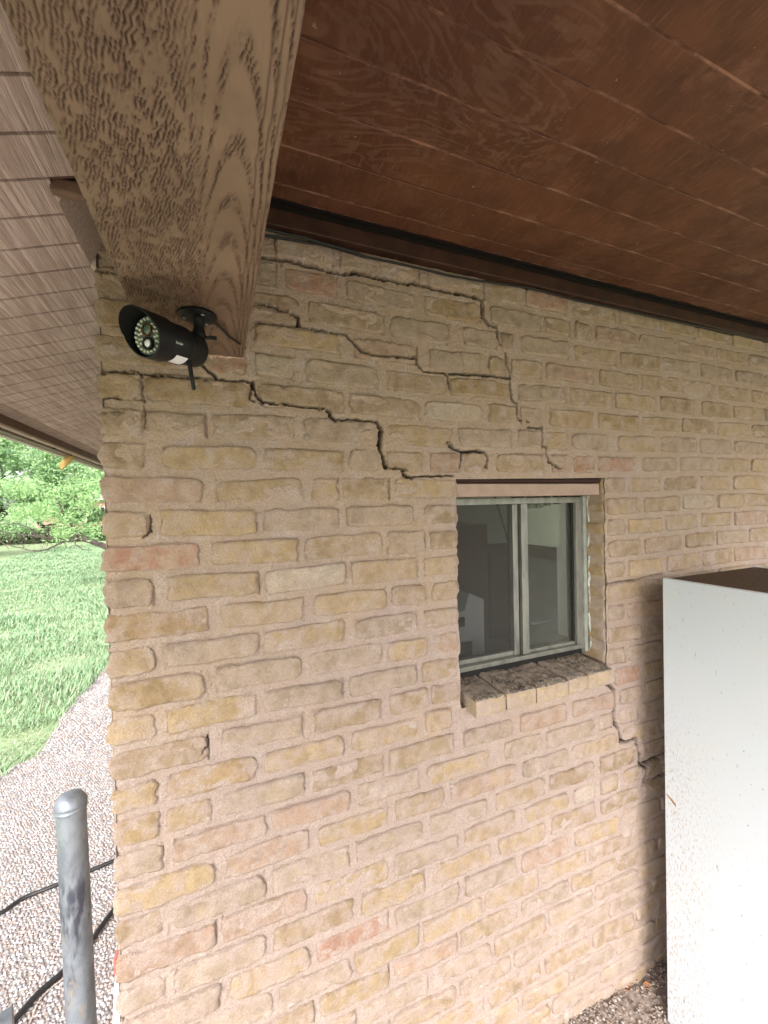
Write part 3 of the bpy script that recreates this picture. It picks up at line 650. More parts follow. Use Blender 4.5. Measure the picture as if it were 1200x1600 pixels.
def crack_depth(x, z):
    """0 away from cracks, 1 at the middle; x, z arrays of any shape"""
    xw = x+0.0028*vn(x*95, z*95, 101)+0.0017*vn(x*300, z*300, 102); zw = z+0.0024*vn(x*95, z*95, 103)+0.0017*vn(x*300, z*300, 104)
    out = np.zeros(x.shape); halo = np.zeros(x.shape)
    for (ax, az, bx, bz, wd) in crack_seg:
        pad = 0.03
        m = (x > min(ax, bx)-pad) & (x < max(ax, bx)+pad) & (z > min(az, bz)-pad) & (z < max(az, bz)+pad)
        if not m.any(): continue
        px_, pz_ = xw[m], zw[m]; dx, dz = bx-ax, bz-az; L2 = dx*dx+dz*dz+1e-12
        t_ = np.clip(((px_-ax)*dx+(pz_-az)*dz)/L2, 0, 1); d = np.hypot(px_-ax-t_*dx, pz_-az-t_*dz)
        w2 = wd*0.5*(1+0.35*vn(px_*40, pz_*40, 105))
        out[m] = np.maximum(out[m], sstep(w2+0.0009, w2*0.5, d)*min(1.0, (wd/.0042)**1.2)); halo[m] = np.maximum(halo[m], sstep(wd*1.6+.004, wd*.4, d)*min(1, wd/.006))
    return out, halo

def brick_h(b, x, z, u, v):
    """height of a brick's face in front of the wall plane"""
    h = b['proud']+b['tx']*u+b['tz']*v+0.0034*fbm(x*26+b['s'], z*40, 111, 3)+0.0018*fbm(x*110, z*110, 112, 2)+0.0010*vn(x*230, z*230, 114)
    e = np.maximum(np.abs(u)**(b['hx']/b['hz']*b['sh']), np.abs(v)**(b['sh']*1.7))
    chip = sstep(.25, .75, fbm(x*38+b['s'], z*38, 113, 2))*sstep(.15, .7, e)*.006
    return h-b['ed']*sstep(0.5, 1.0, e)-chip
for b in bricks:
    b['proud'] = brnd.uniform(.0028, .0085) if b['cz'] < 0.02 else brnd.uniform(.0018, .0060)
    b['tx'] = brnd.uniform(-.0022, .0022); b['tz'] = brnd.uniform(-.0020, .0016); b['s'] = brnd.uniform(0, 90)
    b['g'] = [max(0, brnd.gauss(-.001, .0015)) for _ in range(4)]       # drag grooves: left, right, bottom, top
    b['g'][1] = max(0, brnd.gauss(.0034, .0034)); b['g'][3] = max(0, brnd.gauss(.0022, .0028))
    b['rot'] = brnd.gauss(0, .009); b['round'] = brnd.choice([.05, .1, .15, .3, .4]); b['sh'] = brnd.choice([2.2, 4, 6, 9]); b['ed'] = brnd.choice([.001, .002, .0035, .005])

# mortar sheet
xs = [X0+.001]
while xs[-1] < X1:
    x_ = xs[-1]; xs.append(x_+(0.0023 if x_ < .55 else 0.0023+0.0022*min(1, (x_-.55)/1.2) if x_ < 2.2 else 0.02))
xs = np.array(xs); zs = np.arange(ZB, ZT, 0.00245)
for wv in (WX0, WX1): xs[np.argmin(abs(xs-wv))] = wv
for wv in (WZ0, WZ1): zs[np.argmin(abs(zs-wv))] = wv
X, Z = np.meshgrid(xs, zs)
inside = np.full(X.shape, 1.0); groove = np.zeros(X.shape)
for b in bricks:
    i0, i1 = np.searchsorted(xs, [b['cx']-b['hx']-.012, b['cx']+b['hx']+.012]); j0, j1 = np.searchsorted(zs, [b['cz']-b['hz']-.012, b['cz']+b['hz']+.012])
    if i1 <= i0 or j1 <= j0: continue
    dx = X[j0:j1, i0:i1]-b['cx']; dz = Z[j0:j1, i0:i1]-b['cz']-b['rot']*dx
    qx = np.abs(dx)-b['hx']; qz = np.abs(dz)-b['hz']; sd = np.maximum(qx, qz)
    inside[j0:j1, i0:i1] = np.minimum(inside[j0:j1, i0:i1], sd)
    gv = np.where(qx > qz, np.where(dx < 0, b['g'][0], b['g'][1]), np.where(dz < 0, b['g'][2], b['g'][3]))
    groove[j0:j1, i0:i1] = np.maximum(groove[j0:j1, i0:i1], gv*np.exp(-(np.maximum(sd-.0008, 0)/.0026)**2)*(0.4+0.6*sstep(-.3, .4, vn((X[j0:j1, i0:i1]+b['s'])*22, Z[j0:j1, i0:i1]*22, 121))))
xw, zw = warp(X, Z)
base = 0.0018*fbm(X*13, Z*17, 131, 3)+0.0013*fbm(X*55, Z*75, 133, 3)+0.0010*fbm(X*120, Z*120, 135, 2)+0.0010*vn(X*235, Z*235, 136)
smear = sstep(.02, .42, fbm(X*13, Z*24, 137, 3))
topc = sstep(0.575, 0.60, Z)*sstep(0.02, .1, X)*sstep(0.72, 0.62, X)
hin = -0.0032+0.0085*smear+0.0010*vn(X*60, Z*60, 138)+0.009*topc
k_in = sstep(0.0, -.005, inside)
H = (0.0002+base-groove)*(1-k_in)+(hin+base)*k_in
H += 0.0016*np.exp(-((inside-.004)/.003)**2)*sstep(.05, .5, fbm(X*24+5, Z*24, 139, 2))          # squeezed lips round bricks
cd_, halo = crack_depth(xw, zw)
H = H-0.035*cd_-0.0008*halo*(1-cd_)
H -= 0.012*np.exp(-((X-X0)/.006)**1.0)*(X-X0 >= 0)
yv = 1.0-H
V = np.stack([xw, yv, zw], -1).reshape(-1, 3); Q = grid_faces(len(xs), len(zs))
cxq = X.ravel()[Q].mean(1); czq = Z.ravel()[Q].mean(1)
keep = ~((cxq > WX0) & (cxq < WX1) & (czq > WZ0) & (czq < WZ1)); Q = Q[keep]
wall = empty('brick_wall', (X0, 1.0, GZ), label='tan and pinkish brick wall with smeared mortar and stepped cracks around a small window', cat='wall')
quads('mortar', V, Q, M_MORTAR, wall, attrs={'dirt': (np.minimum(cd_*1.1, 1)*.92).ravel()})

def brick_geo(b, nu, nv, depth=0.045):
    u = np.linspace(-1, 1, nu); v = np.linspace(-1, 1, nv); u = np.sign(u)*np.abs(u)**.8; v = np.sign(v)*np.abs(v)**.8
    U, Vv = np.meshgrid(u, v)
    rd = np.clip(np.abs(U), 0, 1)**14*b['round']*b['hz']; wobx = .0034*vn(Vv*1.6+b['s'], 0*Vv, 141)+.0012*vn(Vv*7+b['s'], 0*Vv, 142); wobz = .0026*vn(U*2.6+b['s'], np.sign(Vv)*3, 143)+.0012*vn(U*15+b['s'], np.sign(Vv)*3, 144)
    x = b['cx']+U*(b['hx']-np.abs(Vv)**8*.003)+np.sign(U)*np.abs(U)**6*wobx
    z = b['cz']+Vv*(b['hz']-rd)+np.sign(Vv)*np.abs(Vv)**6*wobz+b['rot']*(x-b['cx'])
    h = brick_h(b, x, z, U, Vv); x2, z2 = warp(x, z); ck, hl = crack_depth(x2, z2); h = h-0.02*ck
    Vt = np.stack([x2, 1.0-h, z2], -1).reshape(-1, 3); Qf = grid_faces(nu, nv)
    ring = np.concatenate([np.arange(nu), np.arange(1, nv)*nu+nu-1, (nv-1)*nu+np.arange(nu-2, -1, -1), np.arange(nv-2, 0, -1)*nu])
    bk = Vt[ring].copy(); bk[:, 1] = 1.0+depth; n0 = len(Vt); nr = len(ring); i = np.arange(nr); j = (i+1) % nr
    sk = np.stack([ring[j], ring[i], n0+i, n0+j], -1)
    e = np.maximum(np.abs(U)**(b['hx']/b['hz']*2), np.abs(Vv)**4).ravel(); e = np.concatenate([e, np.ones(nr)]); dt = np.concatenate([(np.minimum(ck*1.1, 1)*.92).ravel(), np.zeros(nr)])
    jt = brnd.uniform(.9, 1.1); tc = np.tile(np.array([*(c_*jt for c_ in b['col']), 1.0]), (n0+nr, 1))
    return np.concatenate([Vt, bk]), np.concatenate([Qf, sk]), e, dt, tc
def px_area(b):
    p = np.array([b['cx'], 1.0, b['cz']]); d = p@_f; px = 600+F_PX*(p@_r)/d; py = 800-F_PX*(p@_u)/d
    if px < 120 or px > 1225 or py < 340 or py > 1615 or (px > 1060 and py > 900): return -1
    return b['hx']*b['hz']/(d*d)*(1/d)
bricks.sort(key=px_area, reverse=True)
rest = []
for i, b in enumerate(bricks):
    ckn = crack_depth(*[np.asarray(a, float) for a in np.meshgrid(np.linspace(b['cx']-b['hx'], b['cx']+b['hx'], 40), np.linspace(b['cz']-b['hz'], b['cz']+b['hz'], 12))])[0].max()
    nearc = ckn > .2 and b['hx'] > .01; hx = b['hx']
    nu = max(8, int(2*hx/(.0045 if nearc else .0058))); nv = 13 if nearc else 11
    corner = b['cx']-b['hx'] < X0+.005
    if i < 298 and px_area(b) > 0:
        V, Q, e, dt, tc = brick_geo(b, nu, nv, 0.095 if corner else .035)
        quads('brick', V, Q, M_BRICK, wall, attrs={'edge': e, 'dirt': dt, 'tint': tc})
    else: rest.append(brick_geo(b, 8, 5, 0.095 if corner else .035))
def join(name, parts, m, parent, **k):
    off = 0; Vs, Qs, E_, D_, T_ = [], [], [], [], []
    for V, Q, e, dt, tc in parts: Vs.append(V); Qs.append(Q+off); off += len(V); E_.append(e); D_.append(dt); T_.append(tc)
    return quads(name, np.concatenate(Vs), np.concatenate(Qs), m, parent, attrs={'edge': np.concatenate(E_), 'dirt': np.concatenate(D_), 'tint': np.concatenate(T_)}, **k)
join('far_bricks', rest, M_BRICK, wall, kind='stuff')

# the wall's left return, running away from the camera
ys = np.linspace(1.004, 4.5, 260); zs2 = np.arange(ZB, ZT, 0.008); Yg, Zg = np.meshgrid(ys, zs2)
_, zz = warp(np.full(Zg.shape, X0+.03), Zg); Hh = -0.004+.002*fbm(Yg*13, Zg*17, 151)+.0012*fbm(Yg*50, Zg*50, 152)
quads('side_mortar', np.stack([X0-Hh, Yg, zz], -1).reshape(-1, 3), grid_faces(len(ys), len(zs2), True), M_MORTAR, wall, attrs={'dirt': np.zeros(Yg.size)})
sp = []
for k in range(-2, 32):
    y_ = 1.10 if k % 2 else 1.21
    if k % 2 == 0: y_ = 1.11
    while y_ < 4.4:
        L = brnd.uniform(.18, .2); b = dict(cx=0, cz=row_z(k), hx=L/2, hz=.024, proud=.003, tx=0, tz=0, s=brnd.uniform(0, 90), rot=0, round=.2, sh=2.5, ed=.004, col=brnd.choice(PALB))
        V, Q, e, dt, tc = brick_geo(b, 6, 4, .02)
        V2 = np.stack([X0+(V[:, 1]-1.0), y_+L/2+V[:, 0]*-1, V[:, 2]], -1); sp.append((V2, Q, e, np.zeros(len(dt)), tc)); y_ += L+.012
join('side_bricks', sp, M_BRICK, wall, kind='stuff')

# window reveals: bricks ends turning into the opening
def reveal(xe, sgn, name):
    zs3 = np.arange(WZ0-.02, WZ1+.008, .0025); ds = np.linspace(0, .115, 30); D, Zr = np.meshgrid(ds, zs3)
    xe_, z_ = warp(np.full(Zr.shape, xe), Zr)
    ph = np.cos(2*math.pi*(Zr-ZROW0)/PITCH_Z)
    hh = .0045*sstep(-.6, .3, ph)*sstep(0, .012, D)+.0018*fbm(D*40, Zr*40, 161, 3)*sstep(0, .01, D)
    xx = xe_-sgn*hh*-1*-1
    yy = 1.0+D-.0005+.004*(D < .001)
    V = np.stack([xx, yy, z_], -1).reshape(-1, 3)
    tc = np.where(sstep(-.2, .2, ph)[..., None] > .5, np.array([.46, .33, .16]), np.array([.62, .49, .39])).reshape(-1, 3); tc = np.concatenate([tc, np.ones((len(tc), 1))], 1)
    quads(name, V, grid_faces(len(ds), len(zs3)), M_BRICK, wall, attrs={'edge': (1-sstep(-.4, .4, ph)).ravel(), 'dirt': np.zeros(Zr.size), 'tint': tc})
reveal(WX0, -1, 'left_reveal'); reveal(WX1, 1, 'right_reveal')

# window
win = empty('window', (WX0, 1.08, WZ0)); win.parent = wall; win.matrix_parent_inverse = Matrix.Translation(-Vector((X0, 1.0, GZ)))
FY = 1.078
FZ0, FZ1 = -0.519, 0.016
M2 = lambda *a, **k: MB().box(*a, **k)
MB().box(WX0-.01, WX1+.004, 1.012, 1.11, WZ1-.0095, WZ1+.002, bev=.0015).build('dark_gap_board', plain('dark_red_gap', (.035, .010, .007), .8), win)
MB().box(WX0-.01, WX1-.012, 1.010, 1.10, FZ1+.004, WZ1-.0125, bev=.003).build('head_board', M_WOODP, win)
fr_ = MB()
fr_.box(WX0-.01, WX1-.022, FY, FY+.045, FZ1-.020, FZ1, bev=.0015); fr_.box(WX0-.01, WX1-.022, FY-.004, FY+.045, FZ0, FZ0+.014, bev=.0015)
fr_.box(WX1-.048, WX1-.022, FY-.002, FY+.0445, FZ0+.0142, FZ1-.0202, bev=.0015); fr_.box(WX0-.005, WX0+.022, FY-.002, FY+.0445, FZ0+.0142, FZ1-.0202, bev=.0015)
fr_.build('frame', M_ALU, win)
MB().box(WX1-.0215, WX1-.006, FY-.010, FY+.05, FZ0-.012, FZ1+.004, bev=.002).build('side_flange', plain('weathered_flange', (.36, .38, .34), .5, .1, var=.25), win)
# uneven bead of old caulk down the right side
zc_ = np.linspace(FZ0-.01, FZ1+.03, 60)
MB().tube([(WX1-.0035+.0025*float(vn(z*60, 0, 171)), FY-.014+.003*float(vn(z*45, 0, 172)), float(z)) for z in zc_], [.0034+.0013*float(vn(z*80, 0, 173)) for z in zc_], 7).build('caulk', M_CAULK, win, smooth=True)
MB().box(WX0-.01, WX1-.022, FY+.006, FY+.05, FZ0-.028, FZ0-.0005, bev=.001).build('lower_gasket', M_GASKET, win)  # black strip in the gap between frame and sill
mu = MB()
mu.box(.930, .957, FY+.004, FY+.034, FZ0+.0143, FZ1-.0203, bev=.002); mu.build('mullion', M_ALU, win)
MB().box(.900, .922, FY+.012, FY+.038, FZ0+.0143, FZ1-.0203, bev=.002).build('sash_stile', M_ALU, win)
MB().box(.9222, .9298, FY+.018, FY+.036, FZ0+.0143, FZ1-.0203).build('dark_track', M_GASKET, win)
MB().box(WX0+.022, .8995, FY+.016, FY+.036, FZ0+.0143, FZ0+.030, bev=.0015).build('sash_rail', M_ALU, win)
MB().box(.9575, WX1-.0485, FY+.010, FY+.030, FZ0+.0143, FZ0+.024, bev=.0015).build('sash_rail', M_ALU, win)
MB().box(WX1-.0555, WX1-.0485, FY+.010, FY+.030, FZ0+.0245, FZ1-.0205, bev=.001).build('inner_gasket', M_GASKET, win)
MB().box(WX0+.020, .9005, FY+.0275, FY+.0305, FZ0+.03, FZ1-.021).build('glass_pane', M_GLASS, win)
MB().box(.957, WX1-.055, FY+.0185, FY+.0215, FZ0+.0242, FZ1-.021).build('glass_pane', M_GLASS, win)
MB().box(WX0+.022, .8995, FY+.0105, FY+.0110, FZ0+.0305, FZ1-.0205).build('insect_screen', M_SCREEN, win)

# sill of bricks laid on edge, sloping outwards
sill = empty('window_sill', (WX0, 1.0, -0.56)); sill.parent = wall; sill.matrix_parent_inverse = Matrix.Translation(-Vector((X0, 1.0, GZ)))
bounds = [.649]
for p in (791, 838, 889, 920, 957): bounds.append(on_wall(p, 1080 - (p-740)*.25, .946)[0])
bounds[-1] = 1.183
sb = 0
for a, b_ in zip(bounds, bounds[1:]):
    r_ = np.random.RandomState(200+sb); nu, nv = 22, 26
    def face(fn, nu, nv, flip=False):
        U, W_ = np.meshgrid(np.linspace(0, 1, nu), np.linspace(0, 1, nv)); return fn(U, W_), grid_faces(nu, nv, flip)
    ya, yb = .946+r_.uniform(-.003, .003), 1.085; za, zb_ = -.543, -.538; th = .051; ga = .0022
    dzr = r_.uniform(-.002, .002)
    def topf(U, W_):
        x = a+ga+(b_-a-2*ga)*U; y = ya+(yb-ya)*W_; e = np.maximum(np.abs(2*U-1)**10, (1-W_)**14)
        z = za+(zb_-za)*W_+dzr+.0035*fbm(x*60, y*60, 210, 3)+.002*vn(x*220, y*220, 211)-.006*e
        return np.stack([x, y+.0*z, z], -1)
    def frontf(U, W_):
        x = a+ga+(b_-a-2*ga)*U; z0 = za+dzr-th; e = np.maximum(np.abs(2*U-1)**10, np.abs(2*W_-1)**10)
        y = ya+.0025*fbm(x*50, W_*3+a*9, 212, 3)+.003*e
        z = z0+(th-.006)*W_+.002*vn(x*60, 0*x, 213)
        return np.stack([x, y, z], -1)
    A, QA = face(topf, nu, nv); B_, QB = face(frontf, nu, 12)
    A[0, :, 1] = B_[-1, :, 1]; A[0, :, 2] = B_[-1, :, 2]
    V = np.concatenate([A.reshape(-1, 3), B_.reshape(-1, 3)]); Q = np.concatenate([QA, QB+len(A.reshape(-1, 3))])
    # ends
    n0 = len(V); na = nu*nv; extra = []; Qe = []
    for side, col in (('l', 0), ('r', nu-1)):
        prof = [B_[0, col], *[A[j, col] for j in range(0, nv, 5)], A[-1, col]]
        base_ = len(V)+len(extra); zlow = prof[0][2]
        for p in prof: extra.append(p); extra.append((p[0], p[1], zlow))
        for i in range(len(prof)-1): Qe.append([base_+2*i, base_+2*i+1, base_+2*i+3, base_+2*i+2])
    V = np.concatenate([V, np.array(extra)]); Q = np.concatenate([Q, np.array(Qe)])
    col = np.tile(np.array([.50, .38, .24, 1.0])*r_.uniform(.93, 1.06), (len(V), 1))
    o = quads('brick', V, Q, M_BRICK, sill, attrs={'edge': np.concatenate([np.full(na, .3), np.full(len(V)-na, .45)]), 'dirt': np.zeros(len(V)), 'tint': col})
    o.data.materials.append(M_SILLTOP)
    mi = np.zeros(len(Q), np.int32); mi[:len(QA)] = 1; o.data.polygons.foreach_set('material_index', mi); o.data.update(); sb += 1
# mortar bed under and between the sill bricks
mb = MB(); mb.box(.655, 1.176, .953, 1.10, -.598, -.5525, bev=.006)
o_ = mb.build('mortar_bed', M_MORTAR, sill)

# room behind the window
room = empty('room_interior', (0.3, 1.12, GZ), kind='structure')
def rbox(*a): return MB().box(*a)
rbox(0.2, 3.6, 2.7, 2.75, GZ, .9).build('back_wall', M_ROOMW, room); rbox(0.15, .2, 1.15, 2.75, GZ, .9).build('left_wall', M_ROOMW, room)
rbox(3.6, 3.65, 1.15, 2.75, GZ, -.9).build('right_wall', M_ROOMW, room); rbox(.15, 3.65, 1.13, 2.75, GZ-.05, GZ+.001).build('floor', M_DESK, room)  # right wall, unseen, cut low to let sky light brighten the room
m_ = MB(); m_.box(.15, WX0-.006, 1.125, 1.15, GZ, .9); m_.box(WX1, 3.65, 1.125, 1.15, GZ, .9); m_.box(WX0-.006, WX1, 1.125, 1.15, GZ, FZ0-.01); m_.box(WX0-.006, WX1, 1.125, 1.15, FZ1+.01, .9)
m_.build('front_wall', M_ROOMW, room)
m_ = MB(); m_.box(.15, 3.65, 1.13, 2.75, .9, .95); m_.build('room_ceiling', M_ROOMW, room)
cb = empty('cupboard', (1.3, 1.75, GZ), label='dark brown cupboard standing in the room behind the window', cat='cupboard')
MB().box(1.02, 1.19, 1.62, 1.95, GZ, -.10, bev=.004).build('side_panel', M_CUPB, cb)
MB().box(1.193, 1.60, 1.60, 1.95, GZ, -.232, bev=.004).build('body', M_CUPB, cb)
MB().box(1.42, 1.52, 1.585, 1.599, -.60, -.592).build('handle', M_PRINTER, cb)
dk = empty('desk', (1.0, 1.35, GZ), label='low desk just inside the window under the printer', cat='desk')
MB().box(.66, 1.5, 1.16, 1.58, -.66, -.63, bev=.003).build('top', M_DESK, dk)
for a, b_ in ((.68, 1.18), (1.46, 1.18), (.68, 1.54), (1.46, 1.54)): MB().box(a, a+.03, b_, b_+.03, GZ, -.661).build('leg', M_DESK, dk)
pr = empty('printer', (.92, 1.36, -.63), label='pale grey printer on the desk, seen in the lower left window pane', cat='printer')
MB().prism([(.72, -.628), (.932, -.628), (.932, -.365), (.868, -.335), (.845, -.40), (.72, -.40)], 1.30, 1.50).build('body', M_PRINTER, pr)
MB().box(.74, .872, 1.292, 1.299, -.575, -.515).build('paper_slot', M_GASKET, pr); MB().box(.74, .842, 1.293, 1.299, -.455, -.42).build('display', M_GASKET, pr)
MB().tube([(1.66, 2.2, .1), (1.72, 2.1, -.3), (1.86, 2.0, -.9)], .008, 6).build('pull_cord', M_VAL, None, label='thin cord hanging inside the room behind the right window pane', cat='cord')
m_ = MB()
for i in range(30): x = 1.0+.03*i; m_.tube([(x, 1.19+.012*math.sin(i*1.7), .06), (x, 1.19+.014*math.sin(i*1.7+.5), -.012-.01*math.sin(i*.6))], .016, 6)
m_.build('valance', M_VAL, None, label='dull green gathered valance across the top of the window inside', cat='curtain')

# ------------------------------------------------------------------ porch ceiling
ceil = empty('porch_ceiling', (0.06, .955, .70), kind='structure')
CZ = 0.700; y_ = .954; i = 0; CEIL_BACK = -1.0
while y_ > CEIL_BACK:
    wdt = .0985 if i else .044
    MB().box(.05, 3.6, y_-wdt+.0022, y_-.0022, CZ, CZ+.012, bev=.0008, seg=1).build('plank', M_PLY, ceil)
    gy_ = y_-wdt
    if gy_ > CEIL_BACK: MB().box(.05, 3.6, gy_-.0055, gy_+.0055, CZ+.0010, CZ+.010).build('groove_strip', M_GROOVE, ceil)
    y_ = gy_; i += 1
MB().box(.045, 3.6, CEIL_BACK, 1.12, CZ+.0122, CZ+.05).build('backing', M_DARK, ceil)
MB().box(.066, 3.6, .9545, .9555, CZ+.001, CZ+.0121).build('edge_lip', M_GROOVE, ceil)
tr_ = empty('wall_trim', (.06, .97, .65), label='dark brown wooden trim board between the brick wall and the plywood ceiling', cat='trim')
MB().box(.03, 3.6, .972, 1.03, .650, .690, bev=.003).build('lower_board', M_TRIM, tr_)
MB().box(.03, 3.6, .985, 1.03, .6905, .7115, bev=.001).build('upper_board', M_DARK, tr_)  # near-black strip painting in the shade of the slot above the trim

# low voltage cable tucked under the trim
pts = []
for px, py in [(400, 364), (415, 369), (440, 373), (470, 378), (500, 382), (535, 392), (570, 402), (610, 410), (660, 421), (700, 431), (760, 441), (830, 451), (900, 470), (960, 482), (1030, 498), (1100, 512), (1200, 532), (1290, 550)]:
    x_, z_ = on_wall(px, py, .985); pts.append((x_, .985-.002, min(z_, .652)))
MB().tube(pts, .0032, 8).build('wall_cable', M_RUBBER, None, smooth=True, label='thin black cable running along the wall top under the ceiling trim', cat='cable')
pts = []
for px, py in [(396, 356), (420, 360), (445, 366), (475, 372), (510, 383), (560, 396)]:
    x_, z_ = on_wall(px, py, .972); pts.append((x_, .970, z_))
MB().tube(pts, .0035, 8).build('short_cable', M_RUBBER, None, smooth=True, label='second short black cable looping behind the beam at the trim', cat='cable')

# ------------------------------------------------------------------ rough sawn beam
BX0, BX1, BZ, BT = -0.127, 0.066, 0.344, 0.80
BY0, BY1 = -1.6, 0.993
bxs = np.linspace(BX0, BX1, 150); bys = np.concatenate([np.linspace(BY0, 0.0, 60)[:-1], np.linspace(0.0, BY1, 620)]); X, Y = np.meshgrid(bxs, bys)
x0c = .022+.006*np.sin(Y*5); cc = 120.0
phase = (Y-cc*(np.maximum(np.abs(X-x0c)-.0, 0))**2*(1+.4*np.sin(Y*3)))/.085+.35*fbm(X*30, Y*9, 181, 2)
ring = phase-np.floor(phase); band = sstep(.50, .80, ring)*sstep(1.0, .90, ring)
right = sstep(-.025, .005, X)
edgel = sstep(.040, .046, X)
rp = fbm((X*1.0+Y*.30)*210, (Y*1.0-X*.25)*62, 183, 2)                   # saw ripples
rp2 = fbm((X+Y*.12)*330, Y*120, 185, 2)
amt = np.clip((1-right)*(.75+.35*sstep(-.3, .4, fbm(X*14, Y*5, 187)))+right*band*.8, 0, 1)
wav = (X+.30*Y)/.0036+.65*fbm(X*60, Y*26, 197, 3)+.40*vn(X*200, Y*150, 198)
ripple = sstep(.0, .75, np.sin(2*math.pi*wav))*sstep(-.40, .10, fbm(X*190, Y*80, 199, 2))*amt; fine = sstep(.1, .5, rp2)
linesv = edgel*sstep(.55, .95, np.sin((X-BX1)*2*math.pi/.0068+1.2*vn(X*20, Y*14, 189)+.6*vn(X*60, Y*70, 190)))
depth = .0028*ripple+.0007*fine*amt+.0013*linesv+.0006*band*right
edge_round = .004*(np.exp(-(X-BX0)/.0025)+np.exp(-(BX1-X)/.0025))
Zb = BZ+depth+edge_round+.0006*fbm(X*30, Y*10, 191)
grain = np.clip(.85*ripple+.25*fine*amt+.55*linesv+.12*band*right, 0, .85)
knot = np.exp(-((np.hypot(X+.014, (Y-.765)*1.3)-.012)/.0025)**2); Zb += .001*knot; grain = np.clip(grain+.4*knot, 0, .9)
wearm = sstep(.655, .70, Y+.06*fbm(X*20, Y*10, 193)+.10*(X+.03))*(.40+.60*sstep(.03, -.03, X))
beam = empty('ceiling_beam', (-.03, .99, BZ), label='heavy rough sawn brown timber beam running overhead to the brick wall', cat='beam')
ny, nx = X.shape
Vb = np.stack([X, Y, Zb], -1).reshape(-1, 3)
quads('underside', Vb, grid_faces(nx, ny, True), M_BEAM, beam, attrs={'grain': grain.ravel(), 'wear': wearm.ravel()*.85})
def beam_side(xc, name, flip):
    zz_ = np.linspace(0, BT-BZ, 30); yy_ = bys[::3]; Yy, Zz = np.meshgrid(yy_, zz_); 
    xx = np.full(Yy.shape, xc)+(-1 if flip else 1)*.0008*fbm(Yy*20, Zz*80, 195)
    row = np.interp(yy_, bys, Zb[:, 0 if xc < 0 else -1]); zo = row[None, :]+Zz
    g_ = np.clip(sstep(.1, .5, fbm(Yy*12, Zz*150, 196))*.5, 0, 1)
    quads(name, np.stack([xx, Yy, zo], -1).reshape(-1, 3), grid_faces(len(yy_), len(zz_), flip), M_BEAM, beam, attrs={'grain': g_.ravel(), 'wear': np.zeros(g_.size)})
beam_side(BX0, 'left_face', True); beam_side(BX1, 'right_face', False)
MB().box(BX0+.001, BX1-.001, BY1-.0005, BY1+.004, BZ+.008, BT).build('wall_end', M_BEAM, beam)
MB().box(BX0+.001, BX1-.001, BY0-.006, BY0+.001, BZ+.004, BT).build('outer_end', M_BEAM, beam)
# thin mortar fillet where the beam sits on the wall
zc_ = np.linspace(BX0+.02, BX1+.008, 24)

# ------------------------------------------------------------------ sloping roof soffit
sof = empty('roof_soffit', (-.4, 1.0, .5), kind='structure')
def sz(x): return .586+.34*x
SXA, SXB = -.648, -.1285
y_ = -1.6; i = 0; SP = .0813
y_ = .613-SP*28
def slope_box(name, m, x0, x1, y0, y1, dz0, dz1, parent):
    mb = MB(); mb.prism([(x0, sz(x0)+dz0), (x1, sz(x1)+dz0), (x1, sz(x1)+dz1), (x0, sz(x0)+dz1)], y0, y1); return mb.build(name, m, parent)
far = []
while y_ < 5.6:
    xr = SXB if y_+SP < .83 else X0-.007
    if y_ > -1.7:
        slope_box('plank', M_SOFFIT, SXA, xr, y_+.0030, y_+SP-.0030, 0, .012, sof)
    y_ += SP
slope_box('backing', M_SOFGROOVE, SXA, X0-.007, -1.7, 5.7, .006, .03, sof) if False else None
slope_box('backing', M_SOFGROOVE, SXA+.001, SXB-.001, -1.7, .785, .0055, .0118, sof); slope_box('backing', M_SOFGROOVE, SXA+.001, X0-.009, .7852, 5.7, .0055, .0118, sof)
slope_box('roof_deck', M_TRIM, -.80, SXB, -1.75, .80, .0125, .05, sof); MB().box(X0-.02, BX0+.004, .8022, .8120, .5225, .628).build('stop_board', M_FASCIA, sof)
MB().box(X0-.020, X0-.0072, .8125, 1.3, .52, .628).build('side_board', M_FASCIA, sof)
slope_box('roof_deck', M_TRIM, -.80, X0-.0205, .8002, 5.75, .0125, .05, sof)
# louvred vent strip near the eave
vs = MB()
y_ = -1.7
while y_ < 5.7:
    x0, x1 = SXA-.043, SXA-.002
    vs.prism([(x0, sz(x0)), (x1, sz(x1)), (x1, sz(x1)+.006), (x0, sz(x0)+.006)], y_, y_+.0085); y_ += .017
vs.build('vent_strip', M_FASCIA, sof, kind='stuff')
slope_box('vent_backing', M_TRIM, SXA-.044, SXA-.001, -1.7, 5.7, .0065, .012, sof)
fx = SXA-.045
eave = empty('eave_gutter', (fx, 1.0, .3), label='pinkish fascia with brown gutter along the eave above the lawn', cat='gutter')
MB().box(fx-.006, fx, -1.75, 5.75, sz(fx)-.030, sz(fx)+.02, bev=.001).build('brown_strip', M_GUTTER, eave)
MB().box(fx-.034, fx-.0065, -1.75, 5.75, sz(fx)-.034, sz(fx)+.02, bev=.002).build('fascia', M_FASCIA, eave)
MB().box(fx-.068, fx-.0345, -1.75, 5.75, sz(fx)-.042, sz(fx)+.03, bev=.004).build('gutter', M_GUTTER, eave)
MB().box(fx-.094, fx-.0685, -1.75, 5.75, sz(fx)-.045, sz(fx)+.03, bev=.003).build('drip_edge', M_EDGE, eave)
for yy_ in (1.9, 2.45, 3.3): MB().box(fx-.040, fx-.028, yy_, yy_+.02, sz(fx)-.041, sz(fx)-.0345).build('clip', M_TRIM, eave)
